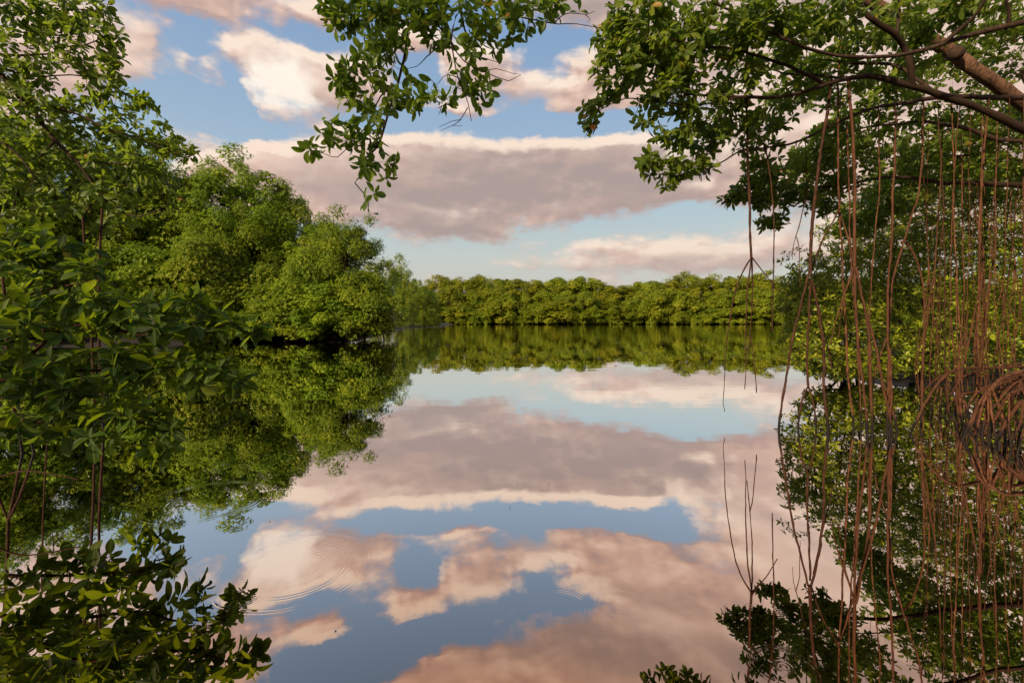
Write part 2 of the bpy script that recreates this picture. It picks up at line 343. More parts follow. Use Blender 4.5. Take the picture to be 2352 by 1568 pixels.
# leaf templates: x across, y along, z up
def leaf_hi():
    ts = [0, .1, .25, .45, .65, .82, .94, 1]; wd = [.012, .02, .13, .20, .215, .165, .08, .0]
    V, U, Fq, Ft = [], [], [], []
    for t, a in zip(ts, wd):
        zc = -.10*t*t; 
        for s_, u in ((-1, 0), (0, .5), (1, 1)):
            V.append((s_*a, t, zc+abs(s_)*a*.30)); U.append((.5+s_*.5*a/.215, t))
    for i in range(len(ts)-1):
        b = i*3
        Fq += [(b, b+1, b+4, b+3), (b+1, b+2, b+5, b+4)]
    return np.array(V), np.array(Fq), np.array(U)
def leaf_mid():
    V = [(0, 0, 0), (-.20, .58, .05), (0, .55, -.03), (.20, .58, .05), (0, 1, -.08)]
    return np.array(V), np.array([(0, 2, 1), (0, 3, 2), (1, 2, 4), (2, 3, 4)]), None
def leaf_low():
    return np.array([(0, 0, 0), (.26, .55, 0), (0, 1, -.05), (-.26, .55, 0)]), np.array([(0, 1, 2, 3)]), None
LT = {'hi': leaf_hi(), 'mid': leaf_mid(), 'low': leaf_low()}
def leaves(rng, pts, axes, size, kind='hi', nmin=5, nmax=9, spread=(38, 88), droop=.15, origin=(0, 0, 0)):
    pts = np.asarray(pts); axes = nrm(np.asarray(axes)); N = len(pts)
    cnt = rng.integers(nmin, nmax+1, N); idx = np.repeat(np.arange(N), cnt); T = len(idx)
    j = np.arange(T)-np.repeat(np.cumsum(cnt)-cnt, cnt); frac = j/cnt[idx]
    ph = rng.random(N)[idx]*2*PI+j*2.399+rng.normal(0, .25, T)
    th = np.radians(spread[0]+(spread[1]-spread[0])*(1-frac)+rng.normal(0, 11, T))
    A = axes[idx]; ref = np.where(np.abs(A[:, 2:3]) < .85, np.array([[0, 0, 1.]]), np.array([[1., 0, 0]]))
    X = nrm(np.cross(A, ref)); Y = np.cross(A, X)
    rad_ = X*np.cos(ph)[:, None]+Y*np.sin(ph)[:, None]
    L = nrm(A*np.cos(th)[:, None]+rad_*np.sin(th)[:, None]+np.array([0, 0, -1])*(droop*rng.random(T))[:, None])
    Nn = A*np.sin(th)[:, None]-rad_*np.cos(th)[:, None]+rng.normal(0, .22, (T, 3)); Xl = nrm(np.cross(L, Nn)); Nn = np.cross(Xl, L)
    sc = size*(.62+.5*rng.random(T))*(1-.35*frac)
    base = pts[idx]-A*(size*.45*(1-frac)*rng.random(T))[:, None]
    V, Fc, U = LT[kind]
    wsc = .8+.4*rng.random(T)
    loc = V[None]*np.stack([sc*wsc, sc, sc*(.5+1.6*rng.random(T))], -1)[:, None]
    W_ = base[:, None]+loc[..., :1]*Xl[:, None]+loc[..., 1:2]*L[:, None]+loc[..., 2:]*Nn[:, None]-np.asarray(origin)
    F_ = Fc[None]+(np.arange(T)*len(V))[:, None, None]
    uv = None if U is None else np.tile(U, (T, 1))
    return W_.reshape(-1, 3), F_.reshape(-1, Fc.shape[1]), uv
def Pt(px, py, d): return ((px-1176)/F*d, d, H+(736-py)/F*d)      # a place on the line of sight of a survey pixel, d metres out

class Grow:
    """limbs first, then twigs reaching each leaf tuft from the nearest wood"""
    def __init__(s, seed): s.rng = np.random.default_rng(seed); s.nodes = []; s.rad = []; s.limbs = []; s.chains = []
    def limb(s, pts, r0, r1, wob=.02, sides=8):
        P_ = spline(pts, .07); n = len(P_); w_ = s.rng.normal(0, wob, (n, 3)); k_ = np.ones(5)/5
        for c in range(3): w_[:, c] = np.convolve(w_[:, c], k_, 'same')[:n] if n >= 5 else w_[:, c]*.4
        w_[0] = 0; P_ = P_+w_; r = np.linspace(r0, r1, n)*(1+.16*np.convolve(s.rng.normal(0, 1, n+12), np.ones(5)/5, 'same')[6:-6])
        s.limbs.append((P_, r, sides)); s.nodes.append(P_); s.rad.append(r); return P_
    def twigs(s, T, curl=.12, rmin=.0022, k=.006):
        T = np.asarray(T); nod = np.concatenate(s.nodes); rad = np.concatenate(s.rad)
        d = np.array([np.min(np.sum((nod-t)**2, 1)) for t in T]); order = np.argsort(d)
        cap = len(nod)+len(T)*9; buf = np.zeros((cap, 3)); rb = np.zeros(cap); n = len(nod); buf[:n] = nod; rb[:n] = rad
        axes = np.zeros_like(T)
        for i in order:
            t = T[i]; dd = np.sum((buf[:n]-t)**2, 1); j = int(np.argmin(dd)); L = math.sqrt(dd[j])
            a = buf[j]; mid = (a+t)/2+s.rng.normal(0, curl*L, 3)+np.array([0, 0, -.06*L])
            m_ = max(3, min(8, int(L/.08)+2)); u = np.linspace(0, 1, m_)[:, None]
            P_ = (1-u)**2*a+2*u*(1-u)*mid+u*u*t
            P_[1:-1] += s.rng.normal(0, .015*min(L, .5), (m_-2, 3))
            r0 = min(rb[j]*.75, rmin+k*L); r = np.linspace(r0, rmin*.8, m_)
            s.chains.append((P_, r)); buf[n:n+m_-1] = P_[1:]; rb[n:n+m_-1] = np.maximum(r[1:], rmin); n += m_-1
            axes[i] = nrm(t-P_[-2])
        return axes
def ellipsoid_pts(rng, c, r, n, shell=.0):
    v = nrm(rng.normal(size=(n, 3))); q = (shell+(1-shell)*rng.random(n))**(1/3)
    return np.asarray(c)+v*q[:, None]*np.asarray(r)
def blob_targets(rng, blobs, per=1.0):
    """blobs: px, py, rx, ry, distance, depth half-range, tufts"""
    out = []
    for px, py, rx, ry, d, dd, n in blobs:
        out.append(ellipsoid_pts(rng, Pt(px, py, d), (rx/F*d, dd, ry/F*d), max(1, int(n*per))))
    return np.concatenate(out)
def finish(g, root, limb_mat, twig_mat, leafm, T, axes, size, kind, up=.55, name='foliage', **kw):
    for P_, r, sides in g.limbs:
        t = Tubes(); t.add(P_, r, sides); t.build('limb', limb_mat, root)
    if g.chains:
        t = Tubes()
        for P_, r in g.chains: t.add(P_, r, 4)
        t.build('twigs', twig_mat, root)
    ax = nrm(axes*(1-up)+np.array([0, 0, up])+g.rng.normal(0, .18, axes.shape))
    v, f, uv = leaves(g.rng, T, ax, size, kind, **kw)
    obj(name, v, f, leafm, root, uv=uv)

# ------------------------------------------------------------------ ground and water
def height_at(x, y):
    s1 = (-13.5-x)/3 + (y-14)*.0                       # left bank
    left = -.28*(y-24)+(-9.5-x)
    leftb = np.minimum((-8.0+(26-y)*.17)-x, y-25.2)+3.0
    leftb = np.maximum(leftb, np.minimum(-15.5-x, y-19.2)+3.6)
    far = y-131+1.2*np.sin(x*.11)
    right = np.minimum(x-(5.2+np.maximum(0, y-8)*.75), y-7.9)+.4
    near = (.35-y)
    q = np.maximum.reduce([leftb-3.0, far, right, near])
    return np.clip(q*.25-.12, -.7, .5)
nx = 150
xs = np.sign(np.linspace(-1, 1, nx))*np.abs(np.linspace(-1, 1, nx))**2.4*900; ys = -30+np.linspace(0, 1, nx)**2.6*1500
X, Y = np.meshgrid(xs, ys); Z = height_at(X, Y)
i = (np.arange(nx-1)[:, None]*nx+np.arange(nx-1)[None]).ravel()
g_ = obj('ground', np.stack([X, Y, Z], -1).reshape(-1, 3), np.stack([i, i+1, i+nx+1, i+nx], -1), M['mud']); g_['kind'] = 'structure'
wv = np.array([(-900, -30, 0), (900, -30, 0), (900, 1470, 0), (-900, 1470, 0)])
g_ = obj('water', wv, np.array([(0, 1, 2, 3)]), M['water'], smooth=False); g_['kind'] = 'structure'

# ------------------------------------------------------------------ clump trees (banks and far shore)
def clump_tree(seed, name, label, hgt, rad, clumps, tufts, size, kind, leafm, skirt=.25, crad=(.5, .95), nmin=5, nmax=8, twigs=0):
    rng = np.random.default_rng(seed); root = thing(name, label, 'tree')
    top = hgt; tr = Tubes(); zc = np.array([0, 0, hgt*.35])
    lean = rng.normal(0, .06*rad, 2)
    P_ = spline([(0, 0, -.3), (lean[0]*.4, lean[1]*.4, hgt*.2), (lean[0], lean[1], hgt*.55), (lean[0]*1.3, lean[1]*1.3, hgt*.85)], .3)
    tr.add(P_, np.linspace(.016*hgt, .004*hgt, len(P_)), 7); tr.build('trunk', M['bark_dark'], root)
    # clump centres over an uneven dome
    v = nrm(rng.normal(size=(clumps*3, 3))*np.array([1, 1, 1.0])); v = v[v[:, 2] > -.75][:clumps]
    lowv = v[:, 2] < .1; hr = np.hypot(v[:, 0], v[:, 1])[:, None]; v[lowv, :2] *= (np.maximum(hr, .9)/np.maximum(hr, .05))[lowv]
    wob = 1+.16*np.sin(3*np.arctan2(v[:, 1], v[:, 0])+seed)+rng.normal(0, .07, len(v))
    rr = (.72+.28*rng.random(len(v)))*wob
    c = v*rr[:, None]*np.array([rad, rad, hgt*.56])+np.array([lean[0], lean[1], hgt*.42])
    c[:, 2] = np.maximum(c[:, 2], skirt+.2+rng.random(len(v))*.5)
    lb = Tubes()
    for q in c[::2 if len(c) > 40 else 1]:
        a = P_[int(np.clip(q[2]/hgt*.7, 0, .95)*len(P_))]; mid = (a+q)/2+np.array([0, 0, -.05*hgt])+rng.normal(0, .1, 3)
        u = np.linspace(0, 1, 6)[:, None]; lb.add((1-u)**2*a+2*u*(1-u)*mid+u*u*q, np.linspace(.0035*hgt, .001*hgt, 6), 4)
    lb.build('branches', M['bark_dark'], root)
    pts, ax, tint = [], [], []
    for q in c:
        n = int(tufts*(.7+.6*rng.random())); cr = rng.uniform(*crad)
        d = nrm(rng.normal(size=(n, 3))+nrm(q-np.array([0, 0, hgt*.3]))*.35); e = (.45+.55*rng.random(n)+.35*(rng.random(n) < .12)*rng.random(n))[:, None]
        p = q+d*e*cr*np.array([1, 1, .75]); pts.append(p); ax.append(nrm(d+np.array([0, 0, 1.0]))); tint.append(np.full(n, rng.random()))
    pts = np.concatenate(pts); ax = np.concatenate(ax); ok = pts[:, 2] > skirt*.6; pts, ax = pts[ok], ax[ok]
    tint = np.concatenate(tint)[ok]; nf = rng.integers(nmin, nmax+1)
    vv, ff, uv = leaves(rng, pts, ax, size, kind, nmin=nf, nmax=nf, spread=(35, 85)); o = obj('crown', vv, ff, leafm, root, uv=uv, smooth=(kind != 'low'))
    at = o.data.attributes.new('clump_shading', 'FLOAT', 'FACE'); per = len(ff)//len(pts); at.data.foreach_set('value', np.repeat(tint, per).astype(np.float32))
    return root
def dup(root, loc, rotz, sc, label=None, group=None):
    r = root.copy(); C.objects.link(r); r.location = loc; r.rotation_euler = (0, 0, rotz); r.scale = sc
    if label: r['label'] = label
    if group: r['group'] = group
    for ch in list(root.children):
        c = ch.copy(); C.objects.link(c); c.parent = r
    return r
rnd = random.Random(5)
used = set()
def put(protos, i, px, d, top, wid, rot, label, group=None):
    """stands a tree d metres out under survey pixel px, as tall and wide as the photo shows it"""
    ro, h0, r0 = protos[i]
    h = H+(736-top)/F*d; wd = wid/F*d/2
    loc = ((px-1176)/F*d, d, 0); sc = (wd/r0, wd/r0, h/h0)
    if i not in used or ro.name not in used:
        used.add(i); used.add(ro.name); ro.location = loc; ro.rotation_euler = (0, 0, rot); ro.scale = sc; ro['label'] = label
        if group: ro['group'] = group
        return ro
    return dup(ro, loc, rot, sc, label, group)
bankp = []
for s_, (h_, r_, cl) in enumerate([(9, 3.4, 215), (8.5, 3.0, 185), (4.5, 2.2, 95)]):
    bankp.append((clump_tree(10+s_, 'mangrove_tree', 'x', h_, r_, cl, 125, .125, 'low', M['leaf_bank'], crad=(.38, .95)), h_, r_))
BG = 'mangroves along the left bank'
for a in [
 (0, 545, 30, 378, 300, .3, 'tallest mangrove of the left bank, broad pale green dome'),
 (1, 668, 31, 428, 210, 2.1, 'dark green mangrove standing just right of the tallest bank tree'),
 (1, 790, 27, 487, 190, 4.0, 'rounded mangrove with loose twiggy top at the right end of the near bank'),
 (0, 420, 29, 352, 300, 2.9, 'yellow green mangrove left of the tallest bank tree, partly behind the leaning limb'),
 (1, 270, 27, 310, 320, 1.0, 'mangrove crown seen between the leaning limb and the low leafy shrub'),
 (0, 110, 25, 250, 340, 5.2, 'blue green mangrove crown seen through gaps in the foliage at the left edge'),
 (1, -60, 24, 262, 320, .9, 'mangrove at the left edge, almost hidden behind the near tree'),
 (2, 712, 25.6, 578, 160, .2, 'low mangrove skirt touching the water below the dark green bank tree'),
 (2, 838, 25.2, 628, 150, 1.9, 'low rounded mangrove ending the near bank at the water'),
 (2, 600, 26, 610, 180, 3.3, 'bushy mangrove hanging over the water below the tallest bank tree'),
 (2, 470, 25, 545, 190, 4.2, 'bushy mangrove behind the tip of the low leafy shrub'),
 (2, 290, 24, 560, 220, 5.5, 'low mangrove behind the middle of the low leafy shrub'),
 (2, 120, 22, 600, 300, 2.6, 'low mangrove at water level behind the left tree roots'),
 (2, -50, 21, 600, 300, 1.4, 'low mangrove at the far left of the bank'),
 (2, 655, 24.6, 655, 170, 4.9, 'lowest mangrove bush at the waterline beside the tip of the low leafy shrub'),
 (2, 770, 24.9, 650, 170, 3.7, 'lowest mangrove bush at the waterline near the right end of the near bank'),
 (2, 690, 25.1, 645, 190, 2.7, 'dark mangrove bush over the water, below the gap right of the tallest bank tree'),
 (2, 545, 25.6, 640, 210, .7, 'low mangrove bush just above the tip of the low leafy shrub'),
 (1, 600, 28, 478, 180, 1.7, 'rounded mangrove in front of the tallest bank tree'),
 (1, 490, 27.5, 455, 170, 3.9, 'mangrove at the left foot of the tallest bank tree'),
 (2, 385, 24.6, 600, 170, .9, 'low mangrove behind the upper edge of the low leafy shrub'),
 (1, 740, 29, 520, 180, 5.1, 'mangrove filling the gap between the dark green tree and the rounded end tree')]:
    put(bankp, *a, group=BG)
# middle headland and far shore
midp = []
for s_, (h_, r_, cl) in enumerate([(9, 4.2, 75), (7, 3.8, 60)]):
    midp.append((clump_tree(30+s_, 'mangrove_tree', 'x', h_, r_, cl, 110, .24, 'mid', M['leaf_bank'], crad=(.6, 1.3), nmin=4, nmax=5), h_, r_))
used.clear()
for a in [
 (0, 880, 55, 592, 120, .4, 'mangrove directly behind the right end of the near bank'),
 (0, 915, 70, 612, 100, 2.2, 'tall mangrove on the headland, left of its sloping end'),
 (1, 950, 76, 650, 90, 1.2, 'mangrove on the slope of the headland'),
 (1, 975, 80, 668, 72, 3.0, 'small rounded mangrove at the tip of the headland'),
 (0, 945, 86, 638, 80, 5.0, 'mangrove with a bare twiggy top behind the headland slope'),
 (0, 975, 98, 654, 70, 4.4, 'mangrove behind the tip of the headland')]:
    put(midp, *a, group='mangroves on the headland')
farp = []
for s_, (h_, r_, cl) in enumerate([(11, 4.6, 60), (12, 4.2, 55), (7, 3.9, 44), (6.5, 4.0, 44)]):
    farp.append((clump_tree(50+s_, 'mangrove_tree', 'x', h_, r_, cl, 110, .36, 'low', M['leaf_far'], crad=(.7, 1.5), nmin=4, nmax=5, skirt=.15), h_, r_))
used.clear()
x = 985
while x < 2500:
    top = 650-13*math.exp(-((x-1690)/160)**2)-7*math.exp(-((x-1100)/100)**2)+rnd.uniform(-13, 19)
    put(farp, rnd.choice([0, 1]), x, rnd.uniform(136, 146), top, rnd.uniform(78, 120), rnd.uniform(0, 6), 'tall mangrove in the back row of the far shore', 'back row of the far shore')
    x += rnd.uniform(18, 30)
x = 990
while x < 2500:
    put(farp, rnd.choice([2, 3]), x, rnd.uniform(128.5, 132.5), rnd.uniform(662, 712), rnd.uniform(80, 125), rnd.uniform(0, 6), 'low rounded mangrove in the front row of the far shore, at the water', 'front row of the far shore')
    x += rnd.uniform(22, 36)

# ------------------------------------------------------------------ shrub wall behind the roots on the right
def shrub(seed, label, px, d, blobs, base, leafm='leaf_shrub', size=.115, name='mangrove_shrub', cat='shrub', kind='mid', up=.5, sprigs=(), lims=None, nmin=5, nmax=8):
    root = thing(name, label, cat); g = Grow(seed)
    b = np.array(base, float)
    T = blob_targets(g.rng, blobs)
    T = T[T[:, 2] > .12]
    cl = blob_targets(g.rng, [(q[0], q[1], q[2]*.5, q[3]*.5, q[4], q[5]*.5, 1) for q in blobs])
    for c in cl:
        mid = (b+c)/2+g.rng.normal(0, .12, 3); mid[2] = max(mid[2], b[2]+.3)
        g.limb([b+g.rng.normal(0, .08, 3)*[1, 1, 0], mid, c], .028, .008, .02, 5)
    if lims:
        for q in lims: g.limb(*q)
    if len(sprigs): T = np.concatenate([T, np.array(sprigs)])
    ax = g.twigs(T)
    finish(g, root, M['root_dark'], M['twig'], M[leafm], T, ax, size, kind, up=up, nmin=nmin, nmax=nmax)
    return root
sp = [Pt(x_, y_, 7.0) for x_, y_ in [(1800, 580), (1812, 592), (1795, 600), (1822, 575), (1838, 570), (1800, 640), (1815, 655), (1790, 668), (1830, 610), (1860, 590), (1880, 585), (1850, 575), (1805, 690), (1895, 600)]]
shrub(70, 'leafy mangrove shrub with sparse sprigs at its left edge, directly behind the forked roots', 1900, 8,
  [(1860, 700, 60, 60, 7.4, .6, 170), (1850, 640, 45, 50, 7.4, .5, 90), (1850, 790, 40, 60, 7.2, .6, 110), (1900, 620, 60, 60, 8, .8, 150), (1920, 720, 80, 80, 8, .9, 290), (1910, 830, 60, 40, 7.6, .8, 180), (1980, 640, 80, 90, 8.6, .9, 260), (1960, 520, 60, 60, 8.6, .9, 150), (1990, 800, 80, 70, 8.4, .9, 280), (1950, 855, 90, 22, 8.0, .6, 150)],
  ((1950-1176)/F*8.6, 8.6, -.2), sprigs=sp)
shrub(71, 'tall dense mangrove shrub behind the middle of the root curtain', 2110, 9,
  [(2080, 560, 90, 90, 8.6, 1, 300), (2070, 700, 90, 90, 8.4, 1, 330), (2090, 820, 90, 60, 8.2, .9, 280), (2150, 480, 100, 70, 9, 1, 260), (2160, 640, 100, 100, 8.8, 1, 330), (2180, 780, 100, 80, 8.4, 1, 300), (2040, 440, 70, 60, 9, .9, 150), (2050, 600, 60, 80, 9, .9, 180)],
  ((2110-1176)/F*9, 9, -.2))
shrub(72, 'shadowy mangrove shrub at the right edge, behind the arching stilt roots', 2290, 9,
  [(2260, 520, 100, 80, 8.8, 1, 300), (2280, 660, 100, 90, 8.4, 1, 320), (2280, 800, 110, 80, 8.2, 1, 320), (2370, 560, 90, 120, 8.4, 1, 280), (2390, 740, 90, 120, 8.2, 1, 300), (2230, 420, 100, 60, 9, 1, 230), (2360, 420, 90, 70, 9, 1, 220)],
  ((2300-1176)/F*9, 9, -.2))
shrub(73, 'dim mangrove thicket standing farthest back on the right shore', 2200, 12,
  [(2050, 560, 90, 120, 11.5, 1, 300), (2060, 740, 110, 100, 11.5, 1, 300), (2200, 560, 120, 160, 12, 1.2, 420), (2200, 760, 120, 90, 11.5, 1.2, 360), (2350, 600, 110, 200, 12, 1.2, 420), (2350, 790, 100, 80, 11, 1, 300), (2200, 410, 160, 60, 12, 1, 260)],
  ((2200-1176)/F*12, 12, -.2), size=.15)

# ------------------------------------------------------------------ right foreground tree: limbs, canopy, hanging and stilt roots
root = thing('mangrove_tree', 'big spreading mangrove on the right with hanging roots and a canopy over the water', 'tree', (0, 0, 0))
g = Grow(90)
def c4(pts): return [Pt(1286+p[0]*.4531, p[1]*.4531, p[2]) for p in pts]
trunk_top = (8.2, 6.6, 3.2)
tb = Tubes(); Q = spline([(8.4, 6.9, -.3), (8.3, 6.8, 1.2), trunk_top, (7.2, 6.3, 4.6)], .1); tb.add(Q, np.linspace(.17, .13, len(Q)), 12); tb.build('trunk', M['bark_pale'], root)
# pale thick limb
tb = Tubes()
Q = spline([trunk_top, (7.9, 6.3, 3.6)]+c4([(2600, 690, 6.2), (2352, 530, 6.0), (2230, 440, 5.9), (2100, 350, 5.8), (1960, 250, 5.8), (1800, 150, 5.7), (1680, 70, 5.7), (1560, 0, 5.6), (1400, -130, 5.6)]), .05)
wb = np.convolve(g.rng.normal(size=len(Q)+30), np.ones(9)/9, 'same')[15:-15]; rr_ = np.linspace(.10, .060, len(Q))*(1+.13*wb); tb.add(Q, rr_, 14); tb.build('limb', M['bark_pale'], root)
g.nodes.append(Q[::3]); g.rad.append(np.full(len(Q[::3]), .04))
tb = Tubes(); kn = np.array(Pt(1286+2010*.4531, 270*.4531, 5.66)); u = np.linspace(-1, 1, 7); tb.add(kn+np.outer(u, [.07, .0, -.05]), .085*np.sqrt(1.02-u*u), 8); tb.build('burl', M['bark_dark'], root)
L = g.limb
L([trunk_top, (7.4, 5.6, 3.0)]+c4([(2600, 740, 4.9), (2352, 650, 4.7), (2100, 540, 4.6), (1900, 470, 4.55), (1750, 430, 4.5), (1600, 395, 4.5), (1500, 395, 4.5), (1350, 430, 4.4), (1150, 485, 4.4), (950, 490, 4.3), (780, 492, 4.3), (630, 480, 4.2)]), .075, .010, .012)
L([trunk_top, (6.8, 5.0, 3.9)]+c4([(2600, 70, 4.2), (2352, 120, 4.1), (2200, 150, 4.1), (2050, 185, 4.1), (1950, 215, 4.1), (1800, 260, 4.1), (1650, 285, 4.1), (1450, 285, 4.1), (1350, 265, 4.1), (1200, 215, 4.0), (1080, 160, 4.0), (900, 70, 4.0), (760, 10, 3.9)]), .05, .008, .012)
L([trunk_top, (7.6, 6.0, 3.1)]+c4([(2500, 510, 5.4), (2352, 500, 5.3), (2100, 490, 5.2), (1900, 500, 5.2), (1700, 530, 5.1), (1550, 560, 5.0), (1400, 630, 5.0), (1200, 720, 4.9), (1050, 745, 4.9), (920, 765, 4.8), (790, 840, 4.7), (700, 880, 4.6)]), .045, .006, .012)
L(c4([(1440, -80, 4.1), (1520, 0, 4.2), (1560, 80, 4.2), (1700, 170, 4.3), (1750, 250, 4.4), (1780, 330, 4.4), (1790, 430, 4.5)]), .018, .03, .01)
L([trunk_top]+c4([(2500, 950, 7.0), (2352, 940, 6.8), (2100, 930, 6.7), (1900, 920, 6.6), (1700, 895, 6.5), (1600, 905, 6.4), (1400, 940, 6.2), (1150, 960, 6.0), (1000, 1000, 5.9)]), .05, .008, .015)
L(c4([(1720, 0, 4.3), (1720, 80, 4.3), (1710, 170, 4.3)]), .012, .014, .005)
L(c4([(2260, 0, 4.0), (2280, 80, 4.05), (2270, 150, 4.1)]), .012, .016, .005)
L(c4([(1950, 215, 4.1), (2050, 130, 4.0), (2120, 60, 3.9), (2180, -40, 3.8)]), .02, .01, .01)
L(c4([(1350, 430, 4.4), (1150, 330, 4.3), (1000, 280, 4.2), (850, 240, 4.2), (700, 230, 4.1), (500, 180, 4.1)]), .018, .005, .012)
L(c4([(1500, 395, 4.5), (1300, 380, 4.6), (1150, 380, 4.8), (1000, 330, 5.0), (830, 335, 5.1)]), .012, .005, .012)
L(c4([(950, 490, 4.3), (700, 530, 4.3), (500, 520, 4.3), (330, 500, 4.3), (200, 560, 4.3)]), .010, .004, .01)
L(c4([(1900, 470, 4.55), (1700, 330, 4.7), (1500, 330, 4.8), (1300, 300, 4.8)]), .02, .006, .015)
L(c4([(2352, 720, 6.0), (2200, 700, 6.0), (2000, 640, 6.0), (1800, 620, 5.9), (1600, 640, 5.8), (1400, 690, 5.7)]), .03, .008, .015)
L(c4([(2400, 850, 7.5), (2200, 780, 7.4), (2000, 790, 7.3), (1800, 760, 7.2), (1600, 770, 7.0), (1420, 800, 6.8)]), .03, .006, .02)
B4 = lambda x, y, rx, ry, d, dd, n: (1286+x*.4531, y*.4531, rx*.4531, ry*.4531, d, dd, n)
blobs = [B4(*b) for b in [
 (280, 120, 70, 60, 4.2, .25, 16), (400, 90, 80, 70, 4.2, .3, 18), (500, 50, 100, 60, 4.2, .3, 22), (240, 220, 80, 70, 4.2, .25, 16), (350, 230, 100, 80, 4.2, .3, 26),
 (230, 330, 60, 40, 4.2, .2, 8), (330, 370, 90, 60, 4.2, .3, 20), (460, 300, 100, 90, 4.3, .35, 32), (620, 200, 130, 110, 4.2, .4, 46), (620, 380, 120, 80, 4.3, .4, 34), (760, 80, 140, 90, 4.1, .4, 36),
 (240, 440, 70, 40, 4.3, .2, 9), (150, 560, 50, 25, 4.3, .12, 5), (160, 640, 50, 35, 4.3, .12, 6), (180, 500, 50, 25, 4.3, .12, 4), (430, 600, 60, 40, 4.4, .15, 6), (520, 660, 50, 40, 4.4, .15, 5),
 (500, 470, 110, 60, 4.3, .3, 22), (700, 560, 120, 60, 4.4, .35, 26), (640, 680, 80, 60, 4.5, .3, 18), (450, 820, 60, 60, 4.6, .2, 14), (560, 850, 90, 60, 4.6, .25, 18), (530, 940, 50, 30, 4.6, .12, 4), (700, 850, 70, 50, 4.7, .25, 12),
 (760, 700, 90, 70, 4.7, .35, 22), (860, 620, 120, 80, 4.7, .4, 34), (900, 440, 130, 80, 4.4, .4, 30), (900, 200, 140, 120, 4.2, .45, 50), (1050, 80, 140, 90, 4.0, .45, 42), (1050, 300, 120, 90, 4.5, .5, 30), (1010, 700, 100, 80, 5.0, .4, 26),
 (1100, 560, 120, 80, 4.9, .5, 30), (1200, 420, 130, 80, 5.0, .5, 28), (1250, 150, 150, 110, 4.3, .5, 46), (1400, 60, 150, 90, 4.2, .5, 40), (1430, 250, 130, 80, 4.8, .5, 34), (1400, 440, 130, 80, 5.2, .6, 30),
 (1030, 1010, 60, 40, 5.6, .2, 14), (880, 990, 60, 40, 5.6, .2, 16), (960, 960, 100, 50, 5.7, .4, 26), (1100, 900, 100, 80, 5.7, .5, 34), (1000, 850, 80, 60, 5.5, .4, 20), (1060, 1130, 60, 30, 5.8, .12, 10), (1130, 1100, 30, 40, 5.8, .1, 5), (1200, 990, 80, 60, 5.9, .4, 26), (1330, 1040, 50, 50, 6.0, .3, 14),
 (1250, 820, 120, 80, 5.9, .5, 40), (1370, 700, 120, 80, 5.9, .6, 38), (1400, 900, 120, 90, 6.2, .6, 50), (1500, 780, 120, 80, 6.3, .6, 44), (1600, 620, 140, 80, 6.2, .7, 44), (1550, 520, 120, 60, 6, .6, 26),
 (1600, 130, 140, 110, 4.6, .6, 40), (1800, 60, 150, 80, 4.8, .6, 38), (1650, 400, 140, 80, 5.6, .7, 34), (1850, 380, 130, 90, 6.4, .7, 40), (1900, 130, 140, 100, 5.0, .7, 38), (2050, 60, 150, 80, 4.6, .6, 42), (2100, 250, 140, 90, 6.6, .7, 44), (2250, 120, 130, 120, 6.2, .8, 50), (2300, 320, 120, 100, 6.8, .7, 50),
 (1750, 800, 160, 110, 7.0, .8, 80), (1700, 980, 130, 90, 7.2, .8, 66), (1600, 1050, 130, 80, 7.2, .8, 60), (1950, 700, 160, 110, 7.2, .8, 84), (1950, 900, 160, 110, 7.4, .9, 84), (2150, 640, 150, 100, 7.4, .8, 80), (2200, 800, 160, 110, 7.6, .9, 90), (2330, 600, 110, 120, 7.6, .8, 70), (2330, 900, 120, 120, 7.8, .9, 80), (2000, 550, 150, 60, 6.8, .8, 50), (1500, 1150, 100, 60, 7.6, .6, 40)]]
T = blob_targets(g.rng, blobs, 1.15)
T = np.concatenate([T, blob_targets(g.rng, [b for b in blobs if b[4] > 4.9 and b[0] > 1750], .5)]); T = T[T[:, 1] > 3.2]
ax = g.twigs(T, k=.005)
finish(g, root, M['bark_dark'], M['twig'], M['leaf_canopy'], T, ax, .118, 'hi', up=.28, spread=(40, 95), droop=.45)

def proot(pts, r0, r1, material='root_dark', tt=None, jit=.006):
    """pts: survey x, y, distance. Each root is its own part."""
    Q = spline([Pt(*p) for p in pts], .05); n = len(Q)
    wv_ = g.rng.normal(0, jit*1.7, (n, 3)); kk = np.ones(7)/7
    for c in range(3): wv_[:, c] = np.convolve(wv_[:, c], kk, 'same') if n >= 7 else wv_[:, c]*.3
    Q = Q+wv_; rr = 1.0*np.linspace(r0, r1, n)*(1+.10*g.rng.normal(size=n))
    node = g.rng.random(n) < .035; rr = rr*(1+.45*node)
    t = tt or Tubes(); t.add(Q, rr, 7)
    if tt is None: t.build('hanging_root', M[material], root)
    return Q
WY = lambda d: 736+F*(H+.10)/d                       # survey y where a root at distance d is 10 cm under water
def forked(parts, material='root_dark'):
    t = Tubes()
    for pts, r0, r1 in parts: proot(pts, r0, r1, material, t)
    t.build('hanging_root', M[material], root)
D = 4.8
def dd(seq, d): return [(x_, y_, d) for x_, y_ in seq]
forked([([(1714, 222, 4.36), (1715, 290, 4.7)]+dd([(1718, 420), (1723, 510), (1727, 592)], D), .011, .012),
        (dd([(1727, 590), (1700, 640), (1682, 700), (1668, 800), (1664, 880), (1661, 925), (1665, 946)], D), .008, .003),
        (dd([(1727, 590), (1719, 640), (1715, 700), (1712, 800), (1712, 870), (1710, 893)], D+.03), .008, .004),
        (dd([(1727, 590), (1726, 680), (1723, 770), (1716, 840)], D+.06), .008, .004),
        (dd([(1723, 768), (1730, 810), (1738, 902)], D+.06), .006, .004),
        (dd([(1727, 590), (1752, 622), (1772, 648), (1786, 670)], D-.03), .007, .004)], 'root_dark')
